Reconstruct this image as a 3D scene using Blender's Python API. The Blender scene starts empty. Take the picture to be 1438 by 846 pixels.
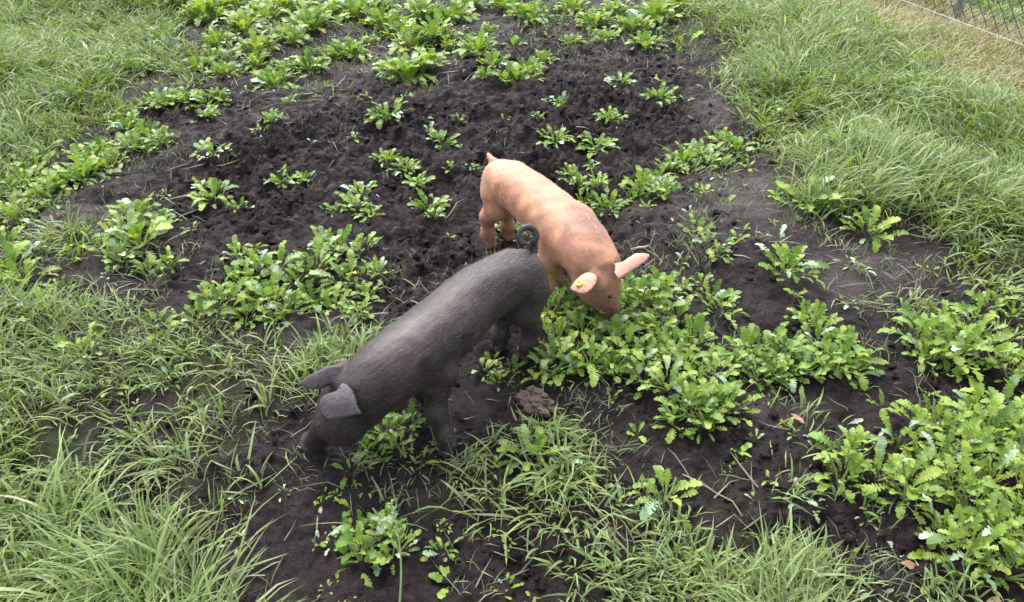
import bpy, bmesh, math, random
import numpy as np
from mathutils import Vector, Matrix

SEED = 7
random.seed(SEED)
rng = np.random.default_rng(SEED)
sc = bpy.context.scene
COL = sc.collection

# ------------------------------------------------------------------ camera, sky, sun, exposure
CAM_H, PITCH, FPX, CX, CY = 1.52, math.radians(36.0), 1066.0, 719.0, 423.0
SP, CP = math.sin(PITCH), math.cos(PITCH)
cam_data = bpy.data.cameras.new('camera')
cam_data.sensor_width = 36.0
cam_data.lens = 36.0 * FPX / 1438.0
cam_data.clip_start = 0.02
cam_data.clip_end = 500.0
cam = bpy.data.objects.new('camera', cam_data)
COL.objects.link(cam)
cam.location = (0, 0, CAM_H)
cam.rotation_euler = (math.pi / 2 - PITCH, 0, 0)
sc.camera = cam

SUN_EL, SUN_AZ = math.radians(58), math.radians(-20)      # azimuth: from +Y towards +X
world = bpy.data.worlds.new('World')
sc.world = world
world.use_nodes = True
wn, wl = world.node_tree.nodes, world.node_tree.links
wn.clear()
w_out = wn.new('ShaderNodeOutputWorld')
w_bg = wn.new('ShaderNodeBackground')
w_sky = wn.new('ShaderNodeTexSky')
w_sky.sky_type = 'NISHITA'
w_sky.sun_disc = False
w_sky.sun_elevation = SUN_EL
w_sky.sun_rotation = SUN_AZ
w_sky.dust_density = 4.0
w_hsv = wn.new('ShaderNodeHueSaturation')                  # cloud veil: a greyer sky
w_hsv.inputs['Saturation'].default_value = 0.42
wl.new(w_sky.outputs[0], w_hsv.inputs['Color'])
wl.new(w_hsv.outputs[0], w_bg.inputs['Color'])
w_bg.inputs['Strength'].default_value = 0.15
wl.new(w_bg.outputs[0], w_out.inputs['Surface'])

sun_data = bpy.data.lights.new('sun', 'SUN')
sun_data.energy = 0.75
sun_data.angle = math.radians(55)
sun_data.color = (1.0, 0.96, 0.9)
sun = bpy.data.objects.new('sun', sun_data)
COL.objects.link(sun)
sd = Vector((math.sin(SUN_AZ) * math.cos(SUN_EL), math.cos(SUN_AZ) * math.cos(SUN_EL), math.sin(SUN_EL)))
sun.rotation_euler = (-sd).to_track_quat('-Z', 'Y').to_euler()
sun.location = sd * 20

sc.view_settings.view_transform = 'Standard'
sc.view_settings.look = 'None'
sc.view_settings.gamma = 1.0
sc.view_settings.exposure = 2.05
sc.cycles.max_bounces = 6
sc.cycles.transparent_max_bounces = 4


# ------------------------------------------------------------------ pixels <-> places
def P(u, v, z=0.0):
    """the point of height z seen at photo pixel (u, v)"""
    x, y = (u - CX) / FPX, (v - CY) / FPX
    d = np.array([x, CP - y * SP, -SP - y * CP])
    t = (z - CAM_H) / d[2]
    return np.array([0, 0, CAM_H]) + d * t


def pix(x, y, z=0.0):
    dz = z - CAM_H
    dep = y * CP - dz * SP
    return CX + FPX * x / dep, CY + FPX * (-y * SP - dz * CP) / dep, dep


F0 = np.array(P(1330, 33))                                 # foot of the fence post in view
FD = np.array(P(1438, 85)) - F0
FD = -FD / np.linalg.norm(FD)                               # along the fence, away from the camera


def fence_side(x, y):
    """metres beyond the fence line (negative on the pigs' side)"""
    return (x - F0[0]) * FD[1] - (y - F0[1]) * FD[0]


# ------------------------------------------------------------------ noise in numpy
def _hash(ix, iy, s):
    h = (ix.astype(np.int64) * 374761393 + iy.astype(np.int64) * 668265263 + s * 1442695041) & 0xFFFFFFFF
    h = ((h ^ (h >> 13)) * 1274126177) & 0xFFFFFFFF
    h = ((h ^ (h >> 16)) * 2246822519) & 0xFFFFFFFF
    return ((h ^ (h >> 15)) & 0xFFFFFF) / float(0x1000000)


def perlin(x, y, s=0):
    ix, iy = np.floor(x), np.floor(y)
    fx, fy = x - ix, y - iy
    ux, uy = fx * fx * fx * (fx * (fx * 6 - 15) + 10), fy * fy * fy * (fy * (fy * 6 - 15) + 10)

    def g(ax, ay):
        a = _hash(ix + ax, iy + ay, s) * 2 * math.pi
        return np.cos(a) * (fx - ax) + np.sin(a) * (fy - ay)
    n0 = g(0, 0) * (1 - ux) + g(1, 0) * ux
    n1 = g(0, 1) * (1 - ux) + g(1, 1) * ux
    return (n0 * (1 - uy) + n1 * uy) * 1.5


def fbm(x, y, o=4, s=0):
    r, a = 0, 1.0
    for k in range(o):
        r = r + a * perlin(x * 2 ** k, y * 2 ** k, s + k)
        a *= 0.5
    return r


def worley(x, y, s=0):
    ix, iy = np.floor(x), np.floor(y)
    best = np.full(x.shape, 9.0)
    bid = np.zeros(x.shape)
    for dx in (-1, 0, 1):
        for dy in (-1, 0, 1):
            jx, jy = ix + dx, iy + dy
            px_, py_ = jx + _hash(jx, jy, s), jy + _hash(jx, jy, s + 5)
            d = (px_ - x) ** 2 + (py_ - y) ** 2
            m = d < best
            best = np.where(m, d, best)
            bid = np.where(m, _hash(jx, jy, s + 9), bid)
    return np.sqrt(best), bid


# ------------------------------------------------------------------ zone maps (60 px cells of the photo, thrown onto the ground)
GRASS = ["999854433333233467998655", "999743331111211147999876", "986132000000000125999988",
         "752210000000000143699988", "420100000000000112589999", "453100001112002101332389",
         "464210121000000111112336", "666554444200011111111425", "766676665211221111123212",
         "875575543343321112322111", "875555454444444544322211", "887544444455554555543321",
         "999632333333455677433221", "999985432233346889963452"]
ROUGH = ["333333344444555433333333", "333355555578878763333333", "333788888899999986333333",
         "345788999999999987333333", "357889999999999754433333", "455678899999887654433334",
         "444557777777777655444445", "444444567777666666665555", "444555566677777777777777",
         "345666666777777777777777", "345666666677777777777777", "334566777777776666777777",
         "333456777777665556777777", "333334566666655445666777"]
GRASS = np.array([[int(c) for c in r] for r in GRASS]) / 9.0
ROUGH = np.array([[int(c) for c in r] for r in ROUGH]) / 9.0


def zone(m, x, y):
    u, v, _ = pix(x, y)
    gx = np.clip(u / 60.0 - 0.5, 0, 22.999)
    gy = np.clip(v / 60.4 - 0.5, 0, 12.999)
    ix, iy = gx.astype(int), gy.astype(int)
    fx, fy = gx - ix, gy - iy
    return (m[iy, ix] * (1 - fx) + m[iy, ix + 1] * fx) * (1 - fy) + (m[iy + 1, ix] * (1 - fx) + m[iy + 1, ix + 1] * fx) * fy


# ------------------------------------------------------------------ ground height
def soil_height(x, y):
    r = zone(ROUGH, x, y)
    g = zone(GRASS, x, y)
    far = np.clip((np.maximum(np.abs(x) - 3.9, np.maximum(y - 6.2, 0.55 - y))) / 1.0, 0, 1)
    r = r * (1 - 0.8 * far)
    wx, wy = x + 0.03 * perlin(x * 9, y * 9, 31), y + 0.03 * perlin(x * 9, y * 9, 37)
    h = 0.05 * perlin(x * 0.8, y * 0.8, 1) + 0.02 * perlin(x * 2.3, y * 2.3, 2)
    rough = np.clip((r - 0.3) / 0.7, 0, 1)
    f1, id1 = worley(wx / 0.085, wy / 0.085, 11)
    f2, id2 = worley(wx / 0.042, wy / 0.042, 12)
    f3, id3 = worley((wx + 0.4 * wy * 0.1) / 0.021, wy / 0.021, 13)
    l1 = np.clip(1 - (f1 / 0.8) ** 2, 0, 1) ** 0.7 * (0.1 + 0.9 * id1)
    l2 = np.clip(1 - (f2 / 0.75) ** 2, 0, 1) * (0.2 + 0.8 * id2)
    l3 = np.clip(1 - (f3 / 0.75) ** 2, 0, 1) * (0.2 + 0.8 * id3)
    patch = np.clip(0.65 + 0.9 * perlin(x * 2.1, y * 2.1, 21), 0.12, 1.3)
    h = h - rough * patch * 0.030
    h = h + rough * patch * (0.034 * l1 + 0.026 * l2 + 0.017 * l3) * 1.25
    deep = np.clip((r - 0.78) / 0.2, 0, 1)                   # the freshly rooted patch: big turned clods
    f0_, id0_ = worley(wx / 0.13 + 7, wy / 0.13, 15)
    h = h + deep * (0.030 * np.clip(1 - (f0_ / 0.7) ** 2, 0, 1) * id0_ - 0.012 + 0.012 * l2 + 0.010 * l3)
    h = h + (0.004 + 0.022 * rough) * fbm(x * 7, y * 7, 4, 41)
    h = h + (0.002 + 0.007 * rough) * fbm(x * 38, y * 38, 2, 51)
    # hoof holes in the softer mud
    f4, id4 = worley(x / 0.16 + 3, y / 0.16, 14)
    pit = np.clip(1 - (f4 / 0.30) ** 2, 0, 1) * (id4 > 0.5)
    h = h - 0.03 * pit * np.clip(1.2 - np.abs(r - 0.6) * 2.5, 0, 1) * (1 - g)
    h = h + 0.012 * g
    for (cx_, cy_) in ((-0.12, 1.62), (0.02, 1.79), (-0.2, 1.45), (0.1, 2.25), (-0.07, 2.44), (0.2, 2.08)):   # trodden level where the pigs stand
        h = h * (1 - 0.45 * np.exp(-((x - cx_) ** 2 + (y - cy_) ** 2) / 0.16 ** 2))
    return h


def axis(a, b, step, lim):
    core = np.arange(a, b + step / 2, step)
    out, s, p_ = [], step, b
    while p_ < lim:
        s *= 1.28
        p_ += s
        out.append(p_)
    out = np.array(out) - b
    return np.concatenate([(a - out)[::-1], core, core[-1] + out])


GX = axis(-3.9, 4.0, 0.0132, 90)
core_y = [0.55]
while core_y[-1] < 6.3:
    core_y.append(core_y[-1] + 0.0085 * (1 + 0.17 * (core_y[-1] - 1)))
tail_y = axis(0, 0.01, 0.0104, 90)
tail_y = tail_y[tail_y > 0.01]
GY = np.concatenate([0.55 - tail_y[::-1], core_y, core_y[-1] + tail_y])
XX, YY = np.meshgrid(GX, GY)
HH = soil_height(XX, YY)


def ground_z(x, y):
    x, y = np.asarray(x, float), np.asarray(y, float)
    i = np.clip(np.searchsorted(GX, x) - 1, 0, len(GX) - 2)
    j = np.clip(np.searchsorted(GY, y) - 1, 0, len(GY) - 2)
    fx = np.clip((x - GX[i]) / (GX[i + 1] - GX[i]), 0, 1)
    fy = np.clip((y - GY[j]) / (GY[j + 1] - GY[j]), 0, 1)
    return (HH[j, i] * (1 - fx) + HH[j, i + 1] * fx) * (1 - fy) + (HH[j + 1, i] * (1 - fx) + HH[j + 1, i + 1] * fx) * fy


# ------------------------------------------------------------------ mesh helpers
def np_mesh(name, verts, faces, smooth=True):
    """verts (n,3); faces (m,3) or (m,4)"""
    verts = np.ascontiguousarray(verts, np.float32)
    faces = np.ascontiguousarray(faces, np.int32)
    me = bpy.data.meshes.new(name)
    k = faces.shape[1]
    me.vertices.add(len(verts))
    me.vertices.foreach_set('co', verts.ravel())
    me.loops.add(faces.size)
    me.loops.foreach_set('vertex_index', faces.ravel())
    me.polygons.add(len(faces))
    me.polygons.foreach_set('loop_start', np.arange(0, faces.size, k, dtype=np.int32))
    me.polygons.foreach_set('loop_total', np.full(len(faces), k, np.int32))
    me.polygons.foreach_set('use_smooth', np.full(len(faces), smooth, bool))
    me.update(calc_edges=True)
    return me


def obj(name, me, mat=None, parent=None, loc=(0, 0, 0), **props):
    o = bpy.data.objects.new(name, me)
    COL.objects.link(o)
    if mat is not None and me is not None and not me.materials:
        me.materials.append(mat)
    o.location = loc
    if parent is not None:
        o.parent = parent
    for k_, v_ in props.items():
        o[k_] = v_
    return o


def attr(me, name, vals, typ='FLOAT'):
    a = me.attributes.new(name, typ, 'POINT')
    if typ == 'FLOAT':
        a.data.foreach_set('value', np.ascontiguousarray(vals, np.float32).ravel())
    else:
        v4 = np.ones((len(vals), 4), np.float32)
        v4[:, :3] = vals
        a.data.foreach_set('color', v4.ravel())


# ------------------------------------------------------------------ materials
class NT:
    def __init__(self, name):
        self.m = bpy.data.materials.new(name)
        self.m.use_nodes = True
        self.n, self.l = self.m.node_tree.nodes, self.m.node_tree.links
        self.n.clear()
        self.out = self.n.new('ShaderNodeOutputMaterial')

    def new(self, t, **kw):
        x = self.n.new(t)
        for k_, v_ in kw.items():
            if hasattr(x, k_):
                setattr(x, k_, v_)
            else:
                x.inputs[k_.replace('_', ' ')].default_value = v_
        return x

    def noise(self, vec, scale, detail=3.0, rough=0.55):
        x = self.n.new('ShaderNodeTexNoise')
        x.inputs['Scale'].default_value = scale
        x.inputs['Detail'].default_value = detail
        x.inputs['Roughness'].default_value = rough
        if vec is not None:
            self.l.new(vec, x.inputs['Vector'])
        return x.outputs['Fac']

    def ramp(self, fac, stops):
        x = self.n.new('ShaderNodeValToRGB')
        e = x.color_ramp.elements
        while len(e) < len(stops):
            e.new(0.5)
        for el, (p_, c_) in zip(e, stops):
            el.position = p_
            el.color = (*c_, 1) if len(c_) == 3 else c_
        self.l.new(fac, x.inputs[0])
        return x.outputs[0]

    def mix(self, fac, a, b, mode='MIX'):
        x = self.n.new('ShaderNodeMix')
        x.data_type = 'RGBA'
        x.blend_type = mode
        for s, v_ in ((0, fac), (6, a), (7, b)):
            if hasattr(v_, 'is_output'):
                self.l.new(v_, x.inputs[s])
            elif isinstance(v_, (tuple, list)):
                x.inputs[s].default_value = (*v_, 1)
            else:
                x.inputs[s].default_value = v_
        return x.outputs[2]

    def math(self, op, a, b=0.0):
        x = self.n.new('ShaderNodeMath')
        x.operation = op
        for s, v_ in ((0, a), (1, b)):
            if hasattr(v_, 'is_output'):
                self.l.new(v_, x.inputs[s])
            else:
                x.inputs[s].default_value = v_
        return x.outputs[0]

    def bump(self, h, strength, dist, normal=None):
        x = self.n.new('ShaderNodeBump')
        x.inputs['Strength'].default_value = strength
        x.inputs['Distance'].default_value = dist
        self.l.new(h, x.inputs['Height'])
        if normal is not None:
            self.l.new(normal, x.inputs['Normal'])
        return x.outputs[0]

    def attr(self, name):
        x = self.n.new('ShaderNodeAttribute')
        x.attribute_name = name
        return x

    def pos(self):
        return self.n.new('ShaderNodeNewGeometry')


def mat_soil():
    t = NT('wet_soil')
    geo = t.pos()
    pos = geo.outputs['Position']
    n1 = t.noise(pos, 6, 5)
    n2 = t.noise(pos, 55, 4, 0.65)
    n3 = t.noise(pos, 210, 3, 0.7)
    col = t.ramp(n1, [(0.3, (0.0050, 0.0033, 0.0039)), (0.55, (0.0092, 0.0062, 0.0071)), (0.75, (0.0175, 0.0122, 0.0132))])
    col = t.mix(t.ramp(n2, [(0.35, (0, 0, 0)), (0.7, (1, 1, 1))]), col, (0.026, 0.0182, 0.0192))
    col = t.mix(t.math('MULTIPLY', t.ramp(n3, [(0.60, (0, 0, 0)), (0.72, (1, 1, 1))]), 0.25), col, (0.036, 0.028, 0.024))
    dry = t.attr('dry').outputs['Fac']                      # trodden grey skin on the smooth track
    col = t.mix(t.math('MULTIPLY', dry, 0.75), col, (0.064, 0.053, 0.053))
    cover = t.attr('cover').outputs['Fac']                  # thatch and roots under the turf
    thatch = t.ramp(t.noise(pos, 90, 4, 0.7), [(0.3, (0.016, 0.016, 0.009)), (0.6, (0.035, 0.042, 0.015)), (0.8, (0.07, 0.065, 0.03))])
    col = t.mix(t.math('MULTIPLY', cover, 0.8), col, thatch)
    lawn = t.ramp(t.noise(pos, 30, 5, 0.7), [(0.3, (0.03, 0.07, 0.012)), (0.7, (0.10, 0.17, 0.035))])
    col = t.mix(t.attr('lawn').outputs['Fac'], col, lawn)
    b = t.new('ShaderNodeBsdfPrincipled')
    t.l.new(col, b.inputs['Base Color'])
    rg = t.ramp(t.noise(pos, 14, 4), [(0.34, (0.30,) * 3), (0.6, (0.78,) * 3)])
    t.l.new(rg, b.inputs['Roughness'])
    b.inputs['Specular IOR Level'].default_value = 0.10
    bm_ = t.bump(t.noise(pos, 24, 4, 0.6), 0.6, 0.03)
    bm_ = t.bump(n2, 0.8, 0.018, bm_)
    bm_ = t.bump(n3, 0.8, 0.006, bm_)
    t.l.new(bm_, b.inputs['Normal'])
    t.l.new(b.outputs[0], t.out.inputs[0])
    return t.m


def mat_blade(name, stops, transl=0.3, rough=0.42, patch=None):
    """grass blades or leaves: tint by the single blade/leaf, by the place, slightly see-through"""
    t = NT(name)
    geo = t.pos()
    oi = t.n.new('ShaderNodeObjectInfo')
    r = t.math('FRACT', t.math('ADD', geo.outputs['Random Per Island'], oi.outputs['Random']))
    col = t.ramp(r, stops)
    if patch:
        pn = t.noise(geo.outputs['Position'], patch[0], 3)
        col = t.mix(t.ramp(pn, [(0.45, (0, 0, 0)), (0.68, (1, 1, 1))]), col, t.mix(0.65, col, patch[1]))
    fine = t.noise(geo.outputs['Position'], 120, 2)
    col = t.mix(1.0, col, t.ramp(fine, [(0.3, (0.78,) * 3), (0.7, (1.15,) * 3)]), 'MULTIPLY')
    under = t.mix(0.35, col, (0.20, 0.25, 0.15))
    col2 = t.mix(geo.outputs['Backfacing'], col, under)
    b = t.new('ShaderNodeBsdfPrincipled')
    t.l.new(col2, b.inputs['Base Color'])
    b.inputs['Roughness'].default_value = rough
    b.inputs['Specular IOR Level'].default_value = 0.35
    tr = t.n.new('ShaderNodeBsdfTranslucent')
    t.l.new(t.mix(1.0, col, (1.25, 1.3, 0.55), 'MULTIPLY'), tr.inputs['Color'])
    mx = t.n.new('ShaderNodeMixShader')
    mx.inputs[0].default_value = transl
    t.l.new(b.outputs[0], mx.inputs[1])
    t.l.new(tr.outputs[0], mx.inputs[2])
    t.l.new(mx.outputs[0], t.out.inputs[0])
    return t.m


def mat_plain(name, c1, c2, scale=30, rough=0.6, bump=0.3, dist=0.003, metallic=0.0):
    t = NT(name)
    tc = t.n.new('ShaderNodeTexCoord')
    n = t.noise(tc.outputs['Object'], scale, 5, 0.62)
    b = t.new('ShaderNodeBsdfPrincipled')
    t.l.new(t.ramp(n, [(0.3, c1), (0.7, c2)]), b.inputs['Base Color'])
    b.inputs['Roughness'].default_value = rough
    b.inputs['Metallic'].default_value = metallic
    t.l.new(t.bump(n, bump, dist), b.inputs['Normal'])
    t.l.new(b.outputs[0], t.out.inputs[0])
    return t.m


def mat_skin(name, rough, sheen, sss, streak):
    t = NT(name)
    tc = t.n.new('ShaderNodeTexCoord')
    ob = tc.outputs['Object']
    coat = t.attr('coat').outputs['Color']
    fl = t.attr('flow').outputs['Vector']                    # coordinates that run along the coat
    mp = t.n.new('ShaderNodeMapping')
    mp.inputs['Scale'].default_value = (22, 190, 190)
    t.l.new(fl, mp.inputs['Vector'])
    hair = t.noise(mp.outputs[0], 1.0, 3, 0.6)
    mp2 = t.n.new('ShaderNodeMapping')
    mp2.inputs['Scale'].default_value = (60, 480, 480)
    t.l.new(fl, mp2.inputs['Vector'])
    hair2 = t.noise(mp2.outputs[0], 1.0, 2, 0.6)
    blot = t.noise(ob, 16, 4, 0.6)
    col = t.mix(1.0, coat, t.ramp(blot, [(0.3, (0.66,) * 3), (0.7, (1.24,) * 3)]), 'MULTIPLY')
    col = t.mix(1.0, col, t.ramp(hair, [(0.3, (1 - streak,) * 3), (0.7, (1 + streak,) * 3)]), 'MULTIPLY')
    b = t.new('ShaderNodeBsdfPrincipled')
    t.l.new(col, b.inputs['Base Color'])
    rr = t.ramp(blot, [(0.3, (rough - 0.07,) * 3), (0.7, (rough + 0.1,) * 3)])
    t.l.new(rr, b.inputs['Roughness'])
    b.inputs['Specular IOR Level'].default_value = 0.27
    b.inputs['Sheen Weight'].default_value = sheen
    b.inputs['Sheen Roughness'].default_value = 0.45
    if sss:
        b.inputs['Subsurface Weight'].default_value = sss
        b.inputs['Subsurface Radius'].default_value = (0.012, 0.005, 0.003)
        b.inputs['Subsurface Scale'].default_value = 0.5
    nb = t.bump(t.noise(ob, 30, 4), 0.3, 0.006)
    nb = t.bump(hair, 0.4, 0.0018, nb)
    nb = t.bump(hair2, 0.5, 0.0010, nb)
    t.l.new(nb, b.inputs['Normal'])
    t.l.new(b.outputs[0], t.out.inputs[0])
    return t.m


M_SOIL = mat_soil()
G0 = [(0.0, (0.056, 0.104, 0.022)), (0.35, (0.108, 0.188, 0.030)), (0.65, (0.158, 0.250, 0.040)),
      (0.85, (0.200, 0.292, 0.056)), (0.93, (0.24, 0.22, 0.11)), (1.0, (0.14, 0.10, 0.06))]
M_GRASS = mat_blade('grass_blade', G0, 0.3, 0.45, (2.2, (0.19, 0.26, 0.055)))
M_LONG = mat_blade('tussock_blade', [(0.0, (0.10, 0.175, 0.034)), (0.5, (0.165, 0.255, 0.05)), (0.85, (0.23, 0.315, 0.08)), (1.0, (0.27, 0.27, 0.13))], 0.34, 0.42)
M_SHORT = mat_blade('short_grass_blade', [(0.0, (0.055, 0.085, 0.028)), (0.5, (0.10, 0.14, 0.05)), (0.8, (0.16, 0.18, 0.08)), (1.0, (0.15, 0.11, 0.065))], 0.25, 0.5)
M_LITTER = mat_blade('torn_blade', [(0.0, (0.06, 0.045, 0.03)), (0.35, (0.12, 0.095, 0.055)), (0.7, (0.11, 0.13, 0.05)), (1.0, (0.20, 0.17, 0.10))], 0.15, 0.55)
M_STRAW = mat_blade('straw_blade', [(0.0, (0.17, 0.12, 0.065)), (0.3, (0.36, 0.27, 0.155)), (0.6, (0.50, 0.41, 0.26)), (0.76, (0.30, 0.27, 0.12)), (1.0, (0.17, 0.23, 0.07))], 0.2, 0.55)
LF = [(0.0, (0.066, 0.134, 0.023)), (0.35, (0.118, 0.210, 0.031)), (0.7, (0.168, 0.268, 0.042)), (0.93, (0.21, 0.300, 0.065)), (1.0, (0.26, 0.32, 0.17))]
M_LEAF = mat_blade('lobed_leaf', LF, 0.32, 0.48)
M_LEAFY = mat_blade('yellow_green_leaf', [(0.0, (0.096, 0.170, 0.023)), (0.5, (0.170, 0.265, 0.035)), (1.0, (0.245, 0.325, 0.055))], 0.34, 0.48)
M_PALE = mat_blade('pale_leaf', [(0.0, (0.15, 0.25, 0.13)), (0.5, (0.22, 0.32, 0.19)), (1.0, (0.32, 0.40, 0.27))], 0.2, 0.4)
M_STEM = mat_plain('plant_stem', (0.10, 0.15, 0.04), (0.17, 0.19, 0.07), 60)

# ------------------------------------------------------------------ ground
ny, nx = XX.shape
idx = np.arange(nx * ny).reshape(ny, nx)
quads = np.stack([idx[:-1, :-1], idx[:-1, 1:], idx[1:, 1:], idx[1:, :-1]], -1).reshape(-1, 4)
gme = np_mesh('ground', np.stack([XX, YY, HH], -1).reshape(-1, 3), quads)
xf, yf = XX.ravel(), YY.ravel()
gz = zone(GRASS, xf, yf)
attr(gme, 'cover', np.clip((gz + 0.35 * perlin(xf * 3.1, yf * 3.1, 61) - 0.52) * 2.6, 0, 1))
farm = np.clip(np.maximum(np.abs(xf) - 4.0, np.maximum(yf - 6.3, 0.4 - yf)) / 0.8, 0, 1)
behind = np.clip(fence_side(xf, yf) / 0.25, 0, 1) * (yf > 2)
attr(gme, 'lawn', np.clip(farm + 0.7 * behind, 0, 1))
rz = zone(ROUGH, xf, yf)
u_, v_, _ = pix(xf, yf)


def soft_spot(cu, cv, ru, rv):
    return np.clip(1.3 - np.sqrt(((u_ - cu) / ru) ** 2 + ((v_ - cv) / rv) ** 2), 0, 1)


dry = np.maximum.reduce([soft_spot(1060, 285, 110, 55), soft_spot(1230, 370, 100, 30), soft_spot(1180, 400, 90, 26), soft_spot(520, 85, 70, 16),
                         soft_spot(120, 312, 70, 22), soft_spot(1130, 225, 60, 22), soft_spot(960, 300, 60, 30), soft_spot(1150, 800, 120, 30) * 0.6, soft_spot(1080, 560, 80, 40) * 0.5, soft_spot(1000, 160, 40, 30), soft_spot(880, 300, 50, 20) * 0.7, soft_spot(60, 300, 50, 20)])
attr(gme, 'dry', np.clip(dry * (0.9 + 0.6 * perlin(xf * 6, yf * 6, 71)), 0, 1))
obj('ground', gme, M_SOIL, kind='structure', label='churned wet black soil of the pig paddock')
# ------------------------------------------------------------------ pigs: one continuous surface from blended volumes
class Field:
    def __init__(self, lo, hi, vox):
        self.vox = vox
        self.lo = np.array(lo, float)
        self.ax = [np.arange(lo[i], hi[i], vox).astype(np.float32) for i in range(3)]
        self.f = np.full([len(a) for a in self.ax], 0.5, np.float32)

    def box(self, lo, hi):
        s = []
        for i in range(3):
            a = max(0, int((lo[i] - self.lo[i]) / self.vox) - 1)
            b = min(len(self.ax[i]), int((hi[i] - self.lo[i]) / self.vox) + 2)
            s.append(slice(a, max(b, a + 1)))
        g = np.meshgrid(*[self.ax[i][s[i]] for i in range(3)], indexing='ij')
        return tuple(s), np.stack(g, -1)

    def blend(self, s, d, k):
        a = self.f[s]
        h = np.maximum(k - np.abs(a - d), 0) / k
        self.f[s] = np.minimum(a, d) - h * h * k * 0.25

    def carve(self, s, d, k):
        a, b = self.f[s], -d
        h = np.maximum(k - np.abs(a - b), 0) / k
        self.f[s] = np.maximum(a, b) + h * h * k * 0.25

    def cone(self, a, b, ra, rb, k=0.02, carve=False):
        a, b = np.array(a, float), np.array(b, float)
        m = max(ra, rb) + 2 * k + 2 * self.vox
        s, g = self.box(np.minimum(a, b) - m, np.maximum(a, b) + m)
        ab = b - a
        t = np.clip(((g - a) @ ab) / max(ab @ ab, 1e-9), 0, 1)
        q = g - a - t[..., None] * ab
        d = np.sqrt((q * q).sum(-1)) - (ra + (rb - ra) * t)
        (self.carve if carve else self.blend)(s, d.astype(np.float32), k)

    def chain(self, pts, rad, k=0.02):
        for i in range(len(pts) - 1):
            self.cone(pts[i], pts[i + 1], rad[i], rad[i + 1], k)

    def ellipsoid(self, c, axes, r, k=0.03, carve=False):
        c, A, r = np.array(c, float), np.array(axes, float), np.array(r, float)
        A = A / np.linalg.norm(A, axis=1)[:, None]
        m = r.max() + 2 * k
        s, g = self.box(c - m, c + m)
        q = ((g - c) @ A.T) / r
        n = np.sqrt((q * q).sum(-1))
        d = (n - 1) * r.min() * (0.6 + 0.4 * n)
        (self.carve if carve else self.blend)(s, d.astype(np.float32), k)

    def loft(self, pts, a, bu, bd, k=0.04, n=48, sq=2.0, g=None):
        if g is not None:
            a, bu, bd = [np.array(q) * np.array(g) for q in (a, bu, bd)]
        sp = Spine(pts, a, bu, bd, n)
        m = max(sp.a.max(), sp.bu.max(), sp.bd.max()) + 2 * k
        s, g = self.box(sp.p.min(0) - m, sp.p.max(0) + m)
        shp = g.shape[:3]
        q = g.reshape(-1, 3)
        i, t, L, V, ex, (aa, uu, dd) = sp.local(q)
        b = np.where(V > 0, uu, dd)
        e = (np.abs(L / aa) ** sq + np.abs(V / b) ** sq) ** (1 / sq)
        d = (e - 1) * np.minimum(aa, b)
        d = np.where(ex > 0, np.sqrt(np.maximum(d, 0) ** 2 + ex ** 2) + np.minimum(d, 0) * 0 + np.where(d < 0, 0, 0), d)
        self.blend(s, d.reshape(shp).astype(np.float32), k)
        return sp

    def sheet(self, outline, curve, thick, k=0.012, root=None):
        """thin curved flap (an ear) from a ring of world points"""
        pts = np.array(outline, float)
        c = pts.mean(0)
        U, S, Vt = np.linalg.svd(pts - c)
        ex_, ey_, ez_ = Vt
        if ez_ @ (np.array([0, 0, CAM_H]) - c) < 0:
            ez_ = -ez_
        poly = np.stack([(pts - c) @ ex_, (pts - c) @ ey_], -1)
        m = 0.03 + 2 * k
        s, g = self.box(pts.min(0) - m, pts.max(0) + m)
        q = (g - c).reshape(-1, 3)
        X, Y, Z = q @ ex_, q @ ey_, q @ ez_
        w = Z - curve(X, Y)
        d2 = np.full(len(X), 1e9)
        inside = np.zeros(len(X), bool)
        n = len(poly)
        for i in range(n):
            A, B = poly[i], poly[(i + 1) % n]
            e = B - A
            px_, py_ = X - A[0], Y - A[1]
            t = np.clip((px_ * e[0] + py_ * e[1]) / (e @ e), 0, 1)
            d2 = np.minimum(d2, (px_ - t * e[0]) ** 2 + (py_ - t * e[1]) ** 2)
            cr = ((A[1] > Y) != (B[1] > Y)) & (X < (B[0] - A[0]) * (Y - A[1]) / (B[1] - A[1] + 1e-12) + A[0])
            inside ^= cr
        d = np.sqrt(d2) * np.where(inside, -1, 1)
        tt = thick * np.clip(0.62 + 9 * np.maximum(-d, 0), 0.62, 1.0)
        d = d + 0.004
        dd = np.sqrt(np.maximum(d, 0) ** 2 + w ** 2) - tt
        self.blend(s, dd.reshape(g.shape[:3]).astype(np.float32), k)

        def mask(Vp):
            q_ = Vp - c
            x_, y_, z_ = q_ @ ex_, q_ @ ey_, q_ @ ez_
            ins_ = np.zeros(len(Vp), bool)
            for i_ in range(n):
                A, B = poly[i_], poly[(i_ + 1) % n]
                ins_ ^= ((A[1] > y_) != (B[1] > y_)) & (x_ < (B[0] - A[0]) * (y_ - A[1]) / (B[1] - A[1] + 1e-12) + A[0])
            return np.clip(1.6 - np.abs(z_ - curve(x_, y_)) / (thick * 1.15), 0, 1) * ins_
        self.ears = getattr(self, 'ears', []) + [mask]
        return c, ex_, ey_, ez_

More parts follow.
